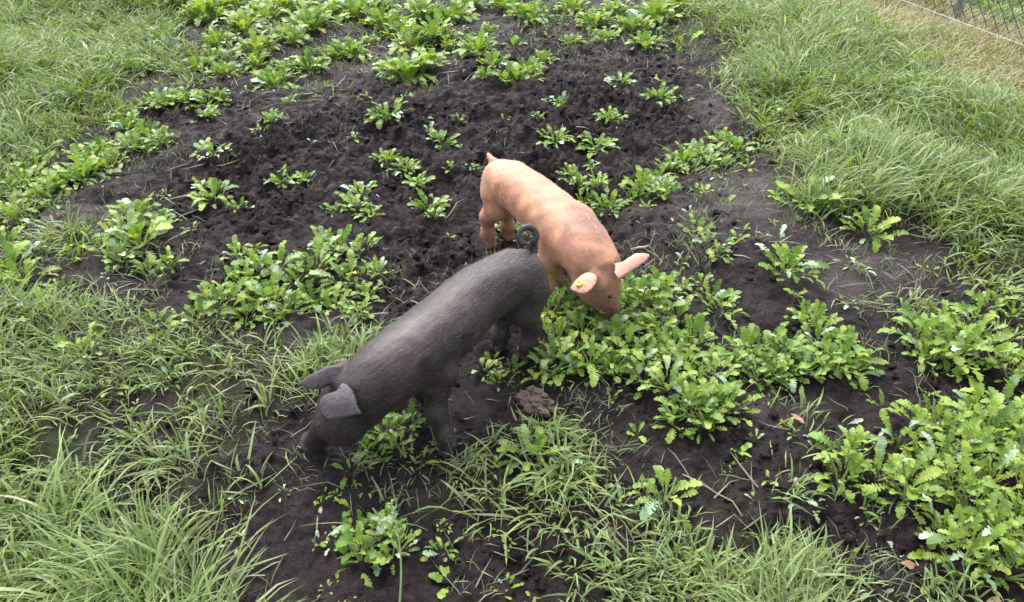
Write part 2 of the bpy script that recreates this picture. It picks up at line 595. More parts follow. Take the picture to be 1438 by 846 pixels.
    def ripple(self, amp, wl, seed, zmin=0.12):
        """soft unevenness of muscle and skin"""
        r = np.random.default_rng(seed)
        g = np.meshgrid(*self.ax, indexing='ij', sparse=True)
        acc = 0
        for q in range(7):
            k_ = r.normal(size=3)
            k_ = k_ / np.linalg.norm(k_) * 2 * math.pi / (wl * r.uniform(0.7, 1.5))
            acc = acc + np.sin(g[0] * k_[0] + g[1] * k_[1] + g[2] * k_[2] + r.uniform(0, 6.28)).astype(np.float32)
        self.f = self.f + amp / 2.6 * acc * np.clip((g[2] - zmin) / 0.05, 0, 1)

    def surface(self, smooth=3):
        f = self.f
        nx_, ny_, nz_ = f.shape
        ins = f < 0
        cnt = np.zeros((nx_ - 1, ny_ - 1, nz_ - 1), np.int8)
        for a in (0, 1):
            for b in (0, 1):
                for c in (0, 1):
                    cnt += ins[a:nx_ - 1 + a, b:ny_ - 1 + b, c:nz_ - 1 + c]
        act = (cnt > 0) & (cnt < 8)
        ci = np.argwhere(act)
        vid = np.full(act.shape, -1, np.int64)
        vid[act] = np.arange(len(ci))
        acc = np.zeros((len(ci), 3))
        num = np.zeros(len(ci))
        corners = [(a, b, c) for a in (0, 1) for b in (0, 1) for c in (0, 1)]
        for A in corners:
            for axis_ in range(3):
                if A[axis_]:
                    continue
                B = list(A)
                B[axis_] = 1
                fa = f[ci[:, 0] + A[0], ci[:, 1] + A[1], ci[:, 2] + A[2]]
                fb = f[ci[:, 0] + B[0], ci[:, 1] + B[1], ci[:, 2] + B[2]]
                m = (fa < 0) != (fb < 0)
                t = np.where(m, fa / np.where(m, fa - fb, 1), 0)
                p_ = np.array(A, float)[None].repeat(len(ci), 0)
                p_[:, axis_] += t
                acc[m] += p_[m]
                num[m] += 1
        V = (ci + acc / num[:, None]) * self.vox + self.lo
        F = []
        for axis_ in range(3):
            sl0, sl1 = [slice(None)] * 3, [slice(None)] * 3
            sl0[axis_], sl1[axis_] = slice(0, -1), slice(1, None)
            a, b = ins[tuple(sl0)], ins[tuple(sl1)]
            e = np.argwhere(a != b)
            o1, o2 = (axis_ + 1) % 3, (axis_ + 2) % 3
            e = e[(e[:, o1] > 0) & (e[:, o2] > 0) & (e[:, o1] < f.shape[o1] - 1) & (e[:, o2] < f.shape[o2] - 1)]
            flip = a[e[:, 0], e[:, 1], e[:, 2]]

            def cell(d1, d2):
                q = e.copy()
                q[:, o1] -= d1
                q[:, o2] -= d2
                return vid[q[:, 0], q[:, 1], q[:, 2]]
            q = np.stack([cell(1, 1), cell(0, 1), cell(0, 0), cell(1, 0)], -1)
            q[~flip] = q[~flip][:, ::-1]
            F.append(q)
        F = np.concatenate(F)
        F = F[(F >= 0).all(1)]
        E = np.concatenate([F[:, [0, 1]], F[:, [1, 2]], F[:, [2, 3]], F[:, [3, 0]]])
        for it in range(smooth):
            for lam in (0.5, -0.52):
                sm = np.zeros_like(V)
                for c in range(3):
                    sm[:, c] = np.bincount(E[:, 0], V[E[:, 1], c], len(V)) + np.bincount(E[:, 1], V[E[:, 0], c], len(V))
                dg = np.bincount(E[:, 0], minlength=len(V)) + np.bincount(E[:, 1], minlength=len(V))
                V = V + lam * (sm / np.maximum(dg, 1)[:, None] - V)
        return V, F


class Spine:
    def __init__(self, pts, a, bu, bd, n=48):
        pts = np.array(pts, float)
        t = np.linspace(0, len(pts) - 1, n)
        i = np.clip(np.floor(t).astype(int), 0, len(pts) - 2)
        f = (t - i)[:, None]

        def cr(v):
            v = np.array(v, float)
            if v.ndim == 1:
                v = v[:, None]
            e = np.concatenate([2 * v[:1] - v[1:2], v, 2 * v[-1:] - v[-2:-1]])
            p0, p1, p2, p3 = e[i], e[i + 1], e[i + 2], e[i + 3]
            return 0.5 * (2 * p1 + (p2 - p0) * f + (2 * p0 - 5 * p1 + 4 * p2 - p3) * f ** 2 + (3 * p1 - p0 - 3 * p2 + p3) * f ** 3)
        self.p = cr(pts)
        self.a, self.bu, self.bd = cr(a)[:, 0], cr(bu)[:, 0], cr(bd)[:, 0]
        T = np.gradient(self.p, axis=0)
        self.ds = np.linalg.norm(T, axis=1)
        self.T = T / self.ds[:, None]
        up = np.array([0, 0, 1.0])
        L = np.cross(up, self.T)
        nl = np.linalg.norm(L, axis=1)
        L = L / np.maximum(nl, 1e-6)[:, None]
        self.L = L
        self.U = np.cross(self.T, L)

    def local(self, q):
        best = np.full(len(q), 1e9)
        bi = np.zeros(len(q), int)
        for j in range(len(self.p)):
            d = ((q - self.p[j]) ** 2).sum(1)
            m = d < best
            best[m] = d[m]
            bi[m] = j
        r = q - self.p[bi]
        al = (r * self.T[bi]).sum(1)
        t = bi + al / self.ds[bi]
        ex = np.where(t > len(self.p) - 1, (t - (len(self.p) - 1)) * self.ds[-1], np.where(t < 0, -t * self.ds[0], 0))
        tc_ = np.clip(t, 0, len(self.p) - 1.0001)
        i0 = tc_.astype(int)
        f = tc_ - i0

        def it3(v):
            return v[i0] * (1 - f)[:, None] + v[np.minimum(i0 + 1, len(v) - 1)] * f[:, None]

        def it(v):
            return v[i0] * (1 - f) + v[np.minimum(i0 + 1, len(v) - 1)] * f
        for _ in range(2):                                    # refine against the interpolated frame
            pt, Tt = it3(self.p), it3(self.T)
            Tt = Tt / np.linalg.norm(Tt, axis=1)[:, None]
            r = q - pt
            dt = (r * Tt).sum(1) / self.ds.mean()
            t = np.where(ex > 0, t, tc_ + np.clip(dt, -1.5, 1.5) * 0.8)
            tc_ = np.clip(t, 0, len(self.p) - 1.0001)
            i0 = tc_.astype(int)
            f = tc_ - i0
        pt, Lt, Ut = it3(self.p), it3(self.L), it3(self.U)
        r = q - pt
        return bi, t, (r * Lt).sum(1), (r * Ut).sum(1), ex, (it(self.a), it(self.bu), it(self.bd))


def nrm(v):
    v = np.array(v, float)
    return v / np.linalg.norm(v)


def hoof(F, foot, fwd, side, r):
    foot, fwd, side = np.array(foot, float), nrm(fwd), nrm(side)
    for s in (-1, 1):
        a = foot + side * s * r * 0.45 + np.array([0, 0, 0.034]) + fwd * 0.002
        b = foot + side * s * r * 0.48 + fwd * 0.026 + np.array([0, 0, 0.009])
        F.cone(a, b, r * 0.62, r * 0.42, 0.006)
        d = foot + side * s * r * 0.75 - fwd * r * 0.9 + np.array([0, 0, 0.05])
        F.cone(d, d + np.array([0, 0, -0.016]) - fwd * 0.004, 0.006, 0.0045, 0.008)


def finish_pig(name, F, sp, hsp, coat_fn, mat, hairmat, origin, n_hair, label, vox):
    F.ripple(0.0007, 0.06, 3)
    V, Fc = F.surface(2)
    co = coat_fn(V)
    me = np_mesh(name, V - origin, Fc)
    attr(me, 'coat', co, 'FLOAT_COLOR')
    i, t, L, U, ex, _ = sp.local(V)
    fl = np.stack([t * sp.ds.mean(), L, U], -1)
    a = me.attributes.new('flow', 'FLOAT_VECTOR', 'POINT')
    a.data.foreach_set('vector', fl.astype(np.float32).ravel())
    root = obj(name, me, mat, None, origin, label=label, category='pig', group='pigs in the paddock')
    # short coat hairs
    nv = np.zeros(len(V) * 3, np.float32)
    me.vertex_normals.foreach_get('vector', nv)
    nv = nv.reshape(-1, 3)
    ok = np.where(np.maximum.reduce([mk(V) for mk in F.ears]) < 0.1)[0]
    pick = rng.choice(ok, n_hair)
    b = V[pick] + rng.normal(0, vox * 0.4, (n_hair, 3))
    N = nv[pick]
    T = -sp.T[i[pick]] * 1.0 + np.array([0, 0, -0.35])
    T = T - (T * N).sum(1)[:, None] * N + rng.normal(0, 0.16, (n_hair, 3))
    T /= np.linalg.norm(T, axis=1)[:, None]
    S = np.cross(T, N)
    ln = rng.uniform(0.005, 0.012, n_hair)[:, None]
    w = 0.00045
    b = b - N * 0.001
    e = b + T * ln + N * ln * 0.16
    hv = np.stack([b - S * w, b + S * w, e], 1).reshape(-1, 3) - origin
    tri = np.arange(n_hair)[:, None] * 3 + np.array([[0, 1, 2]])
    hm = np_mesh('bristle_coat', hv, tri)
    obj('bristle_coat', hm, hairmat, root, kind='stuff')
    return root


def ear_pts(lst, dz=0.0):
    return [P(u, v, z + dz) for u, v, z in lst]


def eye(root, origin, c, r, mat):
    bm = bmesh.new()
    bmesh.ops.create_uvsphere(bm, u_segments=14, v_segments=10, radius=r)
    me = bpy.data.meshes.new('eye')
    bm.to_mesh(me)
    bm.free()
    for p_ in me.polygons:
        p_.use_smooth = True
    obj('eye', me, mat, root, Vector(c) - Vector(origin))


M_EYE = mat_plain('eye', (0.01, 0.007, 0.006), (0.02, 0.012, 0.01), 40, 0.12, 0.0)
VOX = 0.0042
UP = np.array([0, 0, 1.0])

# ---- dark pig -------------------------------------------------------------------------------------------------
F = Field((-0.68, 1.20, -0.03), (0.21, 2.00, 0.50), VOX)
dsp = F.loft([P(748, 370, 0.298), P(738, 377, 0.306), P(716, 391, 0.314), P(672, 415, 0.312), P(627, 456, 0.300),
              P(582, 492, 0.288), P(547, 518, 0.276), P(519, 539, 0.254), P(498, 553, 0.230)],
             [0.020, 0.070, 0.092, 0.096, 0.104, 0.102, 0.094, 0.082, 0.074],
             [0.022, 0.064, 0.086, 0.092, 0.094, 0.094, 0.090, 0.078, 0.066],
             [0.030, 0.066, 0.082, 0.092, 0.104, 0.106, 0.100, 0.094, 0.088], 0.03, 42, 2.15, (0.9, 0.88, 0.87, 0.87, 0.87, 0.88, 0.91, 0.96, 1.0))
hsp = F.loft([P(500, 540, 0.250), P(487, 557, 0.212), P(471, 580, 0.160), P(457, 600, 0.110), P(446, 614, 0.072), P(439, 622, 0.046)],
             [0.050, 0.068, 0.060, 0.041, 0.030, 0.030], [0.050, 0.060, 0.050, 0.037, 0.029, 0.030],
             [0.056, 0.092, 0.084, 0.056, 0.035, 0.027], 0.045, 40, 2.2)
HT = hsp.T[-1]
HL = hsp.L[-1]
HU = hsp.U[-1]
tip = hsp.p[-1]
F.ellipsoid(tip + HT * 0.002, [HT, HL, HU], (0.011, 0.037, 0.034), 0.007)             # snout disc
for s in (-1, 1):
    F.cone(tip + HL * s * 0.013 + HT * 0.020, tip + HL * s * 0.013 + HT * 0.004, 0.0065, 0.005, 0.004, True)
hd_d = nrm(dsp.p[24] * (1, 1, 0) - dsp.p[8] * (1, 1, 0))
lf_d = nrm((-hd_d[1], hd_d[0], 0))                                                          # the pig's own left
# jowls, cheeks, brow
F.ellipsoid(hsp.p[14] + hsp.L[14] * 0.048 - hsp.U[14] * 0.02, [hsp.T[14], hsp.L[14], hsp.U[14]], (0.066, 0.036, 0.050), 0.03)
F.ellipsoid(hsp.p[14] - hsp.L[14] * 0.048 - hsp.U[14] * 0.02, [hsp.T[14], hsp.L[14], hsp.U[14]], (0.066, 0.036, 0.050), 0.03)
# mouth slit
for s in (-1, 1):
    a0 = hsp.p[-4] - hsp.U[-4] * 0.022 + hsp.L[-4] * s * 0.034
    b0 = hsp.p[-16] - hsp.U[-16] * 0.030 + hsp.L[-16] * s * 0.050
    F.cone(a0, b0, 0.003, 0.003, 0.006, True)
# hams
hip_c = np.array(P(726, 394, 0.285))
hip_l = hip_c + lf_d * 0.042
hip_r = hip_c - lf_d * 0.042
for c_ in (hip_l, hip_r):
    F.ellipsoid(c_ + np.array((0, 0, -0.015)), [hd_d, lf_d, (-0.25 * hd_d[0], -0.25 * hd_d[1], 1)], (0.074, 0.044, 0.090), 0.018)
# shoulders
sh_c = np.array(P(588, 495, 0.262))
sh_l = sh_c + lf_d * 0.054
sh_r = sh_c - lf_d * 0.054
F.ellipsoid(sh_l + lf_d * 0.006, [hd_d, lf_d, (0.2 * hd_d[0], 0.2 * hd_d[1], 1)], (0.058, 0.036, 0.086), 0.018)
F.ellipsoid(sh_r + np.array((0, 0, -0.03)), [hd_d, lf_d, UP], (0.060, 0.034, 0.066), 0.035)
# legs
fl_foot, fr_foot = P(631, 633), P(606, 580)
hl_foot, hr_foot = P(741, 507), P(703, 492)
for f_ in (fl_foot, fr_foot, hl_foot, hr_foot):
    f_[2] = ground_z(f_[0], f_[1]) - 0.004
elb = P(616, 527, 0.215)
kne = P(612, 577, 0.118)
fet = P(625, 613, 0.047)
F.chain([sh_l + np.array((0.02, 0.0, -0.03)), elb, kne, fet, fl_foot + np.array((0, 0, 0.03))], [0.048, 0.038, 0.0265, 0.0215, 0.022], 0.022)
F.cone(kne + hd_d * 0.005, kne + hd_d * 0.004 + np.array((0, 0, -0.02)), 0.024, 0.021, 0.012)
hoof(F, fl_foot, (-0.6, -0.8, 0), (0.8, -0.6, 0), 0.024)
elb2 = sh_r - hd_d * 0.02 + np.array((0, 0, -0.075))
kne2 = fr_foot * 0.55 + elb2 * 0.45
F.chain([sh_r, elb2, kne2, fr_foot + np.array((0, 0, 0.03))], [0.052, 0.042, 0.029, 0.023], 0.022)
hoof(F, fr_foot, hd_d, lf_d, 0.024)
for hip, foot in ((hip_l, hl_foot), (hip_r, hr_foot)):
    stif = hip + hd_d * 0.026 + np.array((0, 0, -0.070))
    hock = np.array((foot[0], foot[1], 0.128)) - hd_d * 0.018 + (hip - foot) * np.array((0.15, 0.15, 0))
    fetl = foot + np.array((0, 0, 0.05)) + hd_d * 0.002
    F.chain([hip + np.array((0, 0, -0.02)), stif, hock, fetl, foot + np.array((0, 0, 0.03))], [0.056, 0.043, 0.0265, 0.0215, 0.0215], 0.028)
    F.cone(hock - hd_d * 0.008, hock - hd_d * 0.008 + np.array((0, 0, 0.025)), 0.015, 0.010, 0.014)
    hoof(F, foot, hd_d, lf_d, 0.024)
# flank and elbow folds
F.cone(hip_l + hd_d * 0.095 + lf_d * 0.062 + np.array((0, 0, 0.05)), hip_l + hd_d * 0.080 + lf_d * 0.052 + np.array((0, 0, -0.06)), 0.010, 0.012, 0.035, True)
F.cone(sh_l - hd_d * 0.072 + lf_d * 0.052 + np.array((0, 0, 0.04)), sh_l - hd_d * 0.058 + lf_d * 0.046 + np.array((0, 0, -0.05)), 0.008, 0.011, 0.030, True)
F.cone(sh_l + hd_d * 0.066 + lf_d * 0.042 + np.array((0, 0, 0.04)), sh_l + hd_d * 0.058 + lf_d * 0.036 + np.array((0, 0, -0.04)), 0.006, 0.008, 0.030, True)
# crease behind the ear and under the jaw, shoulder-blade edge
# curled tail
tb = np.array(P(746, 347, 0.372))
ctr = P(741, 331, 0.415)
tpts, trad = [tb], [0.014]
vx, vy = np.array((1.0, 0.1, 0)), nrm(np.cross(np.array((1.0, 0.1, 0)), nrm(np.array((0, 0, CAM_H)) - ctr)))
if vy[2] < 0:
    vy = -vy
for q in range(13):
    an = math.radians(-40 + 27 * q)
    tpts.append(ctr + 0.024 * (math.cos(an) * vx + math.sin(an) * vy) + nrm(-ctr + np.array((0, 0, CAM_H))) * (0.002 * q - 0.01))
    trad.append(0.0090 - 0.0004 * q)
F.chain(tpts, trad, 0.006)
# ears
F.sheet(ear_pts([(449, 568, .238), (452, 557, .250), (463, 552, .262), (472, 549, .270), (478, 538, .280), (487, 539, .279), (497, 549, .268), (503, 562, .254),
                 (505, 573, .243), (510, 582, .235), (495, 586, .232), (474, 589, .228), (458, 592, .224), (450, 583, .228)], 0.028),
        lambda X, Y: 0.012 - 5.0 * (X * X + Y * Y), 0.0058, 0.007)
F.sheet(ear_pts([(418, 541, .262), (428, 530, .275), (446, 520, .292), (466, 512, .300), (481, 511, .296), (487, 522, .280), (478, 532, .270), (463, 541, .262),
                 (452, 547, .256), (434, 547, .256)], 0.02),
        lambda X, Y: 0.004 - 6.0 * Y * Y - 2.0 * X * X, 0.0058, 0.007)
F.cone(P(481, 540, .268), P(490, 552, .240), 0.022, 0.03, 0.02)
F.cone(P(479, 519, .280), P(482, 528, .262), 0.018, 0.026, 0.02)


FE_dark = F.ears


def coat_dark(V):
    n = len(V)
    c = np.tile(np.array((0.0255, 0.0182, 0.0204)), (n, 1))
    i, t, L, U, ex, _ = dsp.local(V)
    ridge = np.exp(-(L / 0.018) ** 2) * np.clip(U / 0.06, 0, 1) * np.clip((t - 15) / 7, 0, 1) * np.clip((37 - t) / 4, 0, 1)
    c = c + ridge[:, None] * np.array((0.040, 0.032, 0.028))                           # paler bristles along the spine
    nb = fbm(V[:, 0] * 9 + V[:, 2] * 5, V[:, 1] * 9 - V[:, 2] * 6, 4, 81)
    c = c * (1 + 0.42 * nb[:, None])
    brown = np.clip(0.55 + perlin(V[:, 0] * 7, V[:, 2] * 7 + V[:, 1] * 5, 83), 0, 1)
    c = c * (1 - 0.5 * brown[:, None]) + brown[:, None] * 0.5 * np.array((0.036, 0.0240, 0.0225))
    for mk, w_ in zip(FE_dark, (0.85, 0.6)):                                           # greyer, thin-haired ears
        m = mk(V)[:, None] * w_
        c = c * (1 - m) + m * np.array((0.060, 0.050, 0.056))
    sd_ = np.clip(1.4 - np.linalg.norm(V - (hsp.p[-1] + hsp.T[-1] * 0.006), axis=1) / 0.026, 0, 1)[:, None] * 0.6
    c = c * (1 - sd_) + sd_ * np.array((0.036, 0.029, 0.031))
    low = np.clip((0.10 + 0.05 * nb - V[:, 2]) / 0.06, 0, 1) * np.clip(0.8 + nb, 0, 1)            # mud on feet and muzzle
    c = c * (1 - 0.6 * low[:, None]) + 0.6 * low[:, None] * np.array((0.016, 0.012, 0.011))
    return np.clip(c, 0.004, 1)


M_DARK = mat_skin('dark_pig_skin', 0.50, 0.0, 0, 0.5)
M_HAIRD = mat_plain('dark_bristles', (0.035, 0.026, 0.027), (0.115, 0.092, 0.088), 70, 0.4, 0.0)
org = np.array((-0.1, 1.62, 0.0))
dark = finish_pig('pig', F, dsp, hsp, coat_dark, M_DARK, M_HAIRD, org, 42000,
                  'dark grey pig with curled tail and flopped ears, snout down in the grass', VOX)
eye(dark, org, hsp.p[16] + hsp.L[16] * 0.052 + hsp.U[16] * 0.030, 0.0095, M_EYE)
eye(dark, org, hsp.p[16] - hsp.L[16] * 0.052 + hsp.U[16] * 0.030, 0.0095, M_EYE)

# ---- pink pig -------------------------------------------------------------------------------------------------
F = Field((-0.24, 1.76, -0.03), (0.56, 2.64, 0.48), VOX)
psp = F.loft([P(694, 240, 0.276), P(700, 246, 0.282), P(715, 258, 0.290), P(742, 275, 0.290), P(768, 297, 0.282),
              P(794, 321, 0.272), P(815, 342, 0.262), P(832, 364, 0.244), P(842, 380, 0.222)],
             [0.022, 0.070, 0.094, 0.098, 0.104, 0.106, 0.100, 0.080, 0.062],
             [0.022, 0.064, 0.086, 0.090, 0.092, 0.092, 0.088, 0.078, 0.064],
             [0.030, 0.066, 0.082, 0.090, 0.100, 0.102, 0.098, 0.092, 0.084], 0.03, 42, 2.15, (0.9, 0.88, 0.87, 0.87, 0.87, 0.88, 0.91, 0.96, 1.0))
phs = F.loft([P(840, 370, 0.244), P(846, 385, 0.208), P(850, 405, 0.158), P(854, 423, 0.110), P(857, 437, 0.070), P(858, 446, 0.042)],
             [0.044, 0.054, 0.047, 0.036, 0.029, 0.030], [0.048, 0.056, 0.048, 0.037, 0.029, 0.031],
             [0.050, 0.080, 0.072, 0.048, 0.034, 0.028], 0.045, 40, 2.2)
tip = phs.p[-1]
HT, HL = phs.T[-1], phs.L[-1]
F.ellipsoid(tip + HT * 0.002, [HT, HL, phs.U[-1]], (0.011, 0.037, 0.034), 0.007)
for s in (-1, 1):
    F.cone(tip + HL * s * 0.013 + HT * 0.020, tip + HL * s * 0.013 + HT * 0.004, 0.0065, 0.005, 0.004, True)
    F.ellipsoid(phs.p[12] + phs.L[12] * s * 0.030 - phs.U[12] * 0.03, [phs.T[12], phs.L[12], phs.U[12]], (0.060, 0.030, 0.044), 0.03)
hd_p = nrm(psp.p[28] * (1, 1, 0) - psp.p[8] * (1, 1, 0))
rt_p = nrm((hd_p[1], -hd_p[0], 0))                                                          # the pig's own right, towards the camera
hip0 = np.array(P(712, 262, 0.260))
sh0 = np.array(P(800, 332, 0.240))
hips = [hip0 + rt_p * 0.042, hip0 - rt_p * 0.042]
shs = [sh0 + rt_p * 0.058, sh0 - rt_p * 0.058]
for c_ in hips:
    F.ellipsoid(c_ + np.array((0, 0, -0.01)), [hd_p, rt_p, (-0.25 * hd_p[0], -0.25 * hd_p[1], 1)], (0.074, 0.044, 0.088), 0.018)
for c_ in shs:
    F.ellipsoid(c_, [hd_p, rt_p, UP], (0.058, 0.040, 0.086), 0.020)
hfeet = [P(686, 346), P(712, 333)]
ffeet = [P(783, 424), P(824, 408)]
for f_ in hfeet + ffeet:
    f_[2] = ground_z(f_[0], f_[1]) - 0.004
for hip, foot in zip(hips, hfeet):
    stif = hip + hd_p * 0.018 + np.array((0, 0, -0.062))
    hock = np.array((foot[0], foot[1], 0.125)) - hd_p * 0.016 + (hip - foot) * np.array((0.22, 0.22, 0))
    fetl = foot + np.array((0, 0, 0.05))
    F.chain([hip + np.array((0, 0, -0.02)), stif, hock, fetl, foot + np.array((0, 0, 0.03))], [0.054, 0.041, 0.0255, 0.0205, 0.0205], 0.028)
    F.cone(hock - hd_p * 0.008, hock - hd_p * 0.008 + np.array((0, 0, 0.025)), 0.014, 0.010, 0.014)
    hoof(F, foot, hd_p, rt_p, 0.023)
for sh, foot in zip(shs, ffeet):
    el = sh + np.array((-0.012, 0.018, -0.075))
    kn = foot * 0.6 + el * 0.4
    F.chain([sh + np.array((0, 0.01, -0.03)), el, kn, foot + np.array((0, 0, 0.03))], [0.048, 0.040, 0.0280, 0.023], 0.022)
    hoof(F, foot, hd_p, rt_p, 0.023)
F.cone(hips[0] + hd_p * 0.085 + rt_p * 0.062 + np.array((0, 0, 0.05)), hips[0] + hd_p * 0.072 + rt_p * 0.055 + np.array((0, 0, -0.07)), 0.006, 0.008, 0.03, True)
F.cone(shs[0] - hd_p * 0.066 + rt_p * 0.062 + np.array((0, 0, 0.04)), shs[0] - hd_p * 0.056 + rt_p * 0.055 + np.array((0, 0, -0.05)), 0.006, 0.009, 0.03, True)
# stubby tail
tb = np.array(P(698, 232, 0.315))
F.chain([tb, P(692, 226, 0.33), P(688, 221, 0.335), P(686, 217, 0.335)], [0.018, 0.011, 0.008, 0.0055], 0.012)
pe = F.sheet(ear_pts([(799, 405, .205), (808, 396, .218), (817, 387, .232), (824, 382, .242), (834, 383, .247), (839, 391, .240), (838, 399, .232), (832, 407, .222),
                      (824, 413, .212), (814, 414, .206), (805, 411, .203)], 0.03),
             lambda X, Y: 0.006 - 4.0 * (X * X + Y * Y), 0.0058, 0.012)
F.sheet(ear_pts([(862, 373, .248), (872, 369, .256), (883, 361, .264), (892, 356, .266), (902, 357, .260), (911, 359, .254), (912, 363, .250),
                 (904, 371, .244), (890, 380, .238), (877, 389, .234), (868, 393, .234), (862, 386, .240)], 0.015),
        lambda X, Y: 0.006 - 6.0 * Y * Y, 0.0058, 0.012)
F.cone(P(836, 389, .236), P(842, 396, .212), 0.018, 0.026, 0.02)
F.cone(P(866, 381, .238), P(858, 388, .215), 0.018, 0.026, 0.02)


FE_pink = F.ears


def coat_pink(V):
    n = len(V)
    c = np.tile(np.array((0.345, 0.160, 0.094)), (n, 1))
    nb = fbm(V[:, 0] * 8 + V[:, 2] * 5, V[:, 1] * 8 - V[:, 2] * 6, 4, 91)
    c = c * (1 + 0.16 * nb[:, None] * np.array((0.7, 1.0, 1.1)))
    pale = np.clip(0.5 + 1.2 * perlin(V[:, 0] * 5 + 3, V[:, 1] * 5 + V[:, 2] * 4, 93), 0, 1)[:, None]
    c = c * (1 - 0.3 * pale) + 0.3 * pale * np.array((0.46, 0.245, 0.170))

    def spot(p_, r, col, w):
        nonlocal c
        d = np.linalg.norm(V - np.array(p_), axis=1) / r
        m = np.clip((1.15 - d) * 2.2, 0, 1) * np.clip(0.75 + 1.1 * nb, 0, 1) * w
        c = c * (1 - m[:, None]) + m[:, None] * np.array(col)
    mud = (0.150, 0.082, 0.060)
    spot(P(822, 300, .345), 0.060, mud, 0.8)
    spot(P(836, 322, .335), 0.065, mud, 0.75)
    spot(P(810, 314, .35), 0.055, mud, 0.65)
    spot(P(793, 318, .35), 0.035, mud, 0.55)
    spot(P(805, 372, .20), 0.060, (0.30, 0.125, 0.075), 0.6)
    spot(P(690, 300, .15), 0.080, (0.31, 0.13, 0.08), 0.6)
    spot(P(758, 270, .36), 0.016, mud, 0.7)
    spot(P(698, 255, .30), 0.060, (0.40, 0.20, 0.13), 0.6)
    spot(P(846, 395, .20), 0.080, (0.24, 0.11, 0.075), 0.8)
    spot(P(853, 425, .11), 0.100, (0.16, 0.080, 0.058), 0.9)
    for mk in FE_pink:
        m = mk(V)[:, None] * 0.5
        c = c * (1 - m) + m * np.array((0.50, 0.285, 0.235))
    low = np.clip((0.10 + 0.06 * nb - V[:, 2]) / 0.06, 0, 1) * np.clip(0.8 + nb, 0, 1)
    c = c * (1 - 0.75 * low[:, None]) + 0.75 * low[:, None] * np.array((0.085, 0.05, 0.038))
    return np.clip(c, 0.01, 1)


M_PINK = mat_skin('pink_pig_skin', 0.52, 0.06, 0.12, 0.13)
M_HAIRP = mat_plain('pale_bristles', (0.36, 0.17, 0.10), (0.62, 0.40, 0.28), 70, 0.45, 0.0)
orgp = np.array((0.08, 2.25, 0.0))
pink = finish_pig('pig', F, psp, phs, coat_pink, M_PINK, M_HAIRP, orgp, 26000,
                  'pink ginger pig with a yellow ear tag, head buried in leafy plants', VOX)
for s in (-1, 1):
    eye(pink, orgp, phs.p[16] + phs.L[16] * s * 0.0405 + phs.U[16] * 0.022, 0.0085, M_EYE)
# ear tag: a ring with a raised stud
M_TAG = mat_plain('yellow_plastic', (0.72, 0.55, 0.03), (0.80, 0.64, 0.06), 60, 0.35, 0.05)
M_STUD = mat_plain('stud_plastic', (0.22, 0.15, 0.02), (0.32, 0.22, 0.03), 60, 0.5, 0.05)
c_, ex_, ey_, ez_ = pe
ez_ = nrm(ez_)
tc_ = np.array(P(814.5, 399.7, 0.252))
X0, Y0 = (tc_ - c_) @ ex_, (tc_ - c_) @ ey_
tc_ = c_ + ex_ * X0 + ey_ * Y0 + ez_ * (0.006 - 4 * (X0 ** 2 + Y0 ** 2) + 0.0062)


def lathe(prof, seg=28):
    v, f = [], []
    for a_ in range(seg):
        an = 2 * math.pi * a_ / seg
        for r_, h_ in prof:
            v.append(ex_ * r_ * math.cos(an) + ey_ * r_ * math.sin(an) + ez_ * h_)
    m_ = len(prof)
    for a_ in range(seg):
        for j in range(m_ - 1):
            b_ = (a_ + 1) % seg
            f.append((a_ * m_ + j, b_ * m_ + j, b_ * m_ + j + 1, a_ * m_ + j + 1))
    return np.array(v), np.array(f)


tv, tf = lathe([(0.0005, 0.0012), (0.0045, 0.0012), (0.005, 0.003), (0.0068, 0.0042), (0.0092, 0.0038), (0.0106, 0.002), (0.0106, -0.001), (0.0004, -0.001)])
tag = obj('ear_tag', np_mesh('ear_tag', tv, tf), M_TAG, pink, tc_ - orgp, label='round yellow tag in the pink pig\'s ear')
tv, tf = lathe([(0.0002, 0.0042), (0.0022, 0.0038), (0.003, 0.002), (0.003, 0.0)], 16)
obj('stud', np_mesh('stud', tv, tf), M_STUD, tag)

# ------------------------------------------------------------------ soil crumbs lying on the tilled ground
def ico():
    bm = bmesh.new()
    bmesh.ops.create_icosphere(bm, subdivisions=1, radius=1.0)
    v = np.array([x.co[:] for x in bm.verts])
    f = np.array([[x.index for x in y.verts] for y in bm.faces])
    bm.free()
    return v, f


def crumbs():
    v0, f0 = ico()
    n = 62000
    x, y = rng.uniform(-3.4, 3.4, n), 0.9 + 5.0 * rng.random(n) ** 1.5
    keep = rng.random(n) < np.clip((zone(ROUGH, x, y) - 0.38) * 1.7, 0, 1) * (1.05 - zone(GRASS, x, y)) * np.clip(0.5 + 1.3 * perlin(x * 2.1, y * 2.1, 21), 0.05, 1)
    x, y = x[keep], y[keep]
    n = len(x)
    r = 0.0035 + 0.013 * rng.random(n) ** 2.6
    vv = v0[None] * (1 + 0.35 * rng.normal(size=(n, len(v0), 1)).clip(-1, 1)) * r[:, None, None]
    vv = vv * rng.uniform(0.6, 1.5, (n, 1, 3)) * np.array((1, 1, 0.8))
    ctr = np.stack([x, y, ground_z(x, y) - r * 0.10], -1)
    vv = (vv + ctr[:, None]).reshape(-1, 3)
    ff = (f0[None] + (np.arange(n) * len(v0))[:, None, None]).reshape(-1, 3)
    obj('soil_crumbs', np_mesh('soil_crumbs', vv, ff, True), M_SOIL, kind='stuff', label='loose crumbs and clods of black soil', category='soil')


crumbs()


# ------------------------------------------------------------------ grass
def bbox_clear(x, y):
    """keep tall growth out of the pigs' bodies"""
    d = np.full(x.shape, 9.0)
    for sp in (dsp, psp):
        for p_ in sp.p[::6]:
            d = np.minimum(d, np.hypot(x - p_[0], y - p_[1]))
    return d


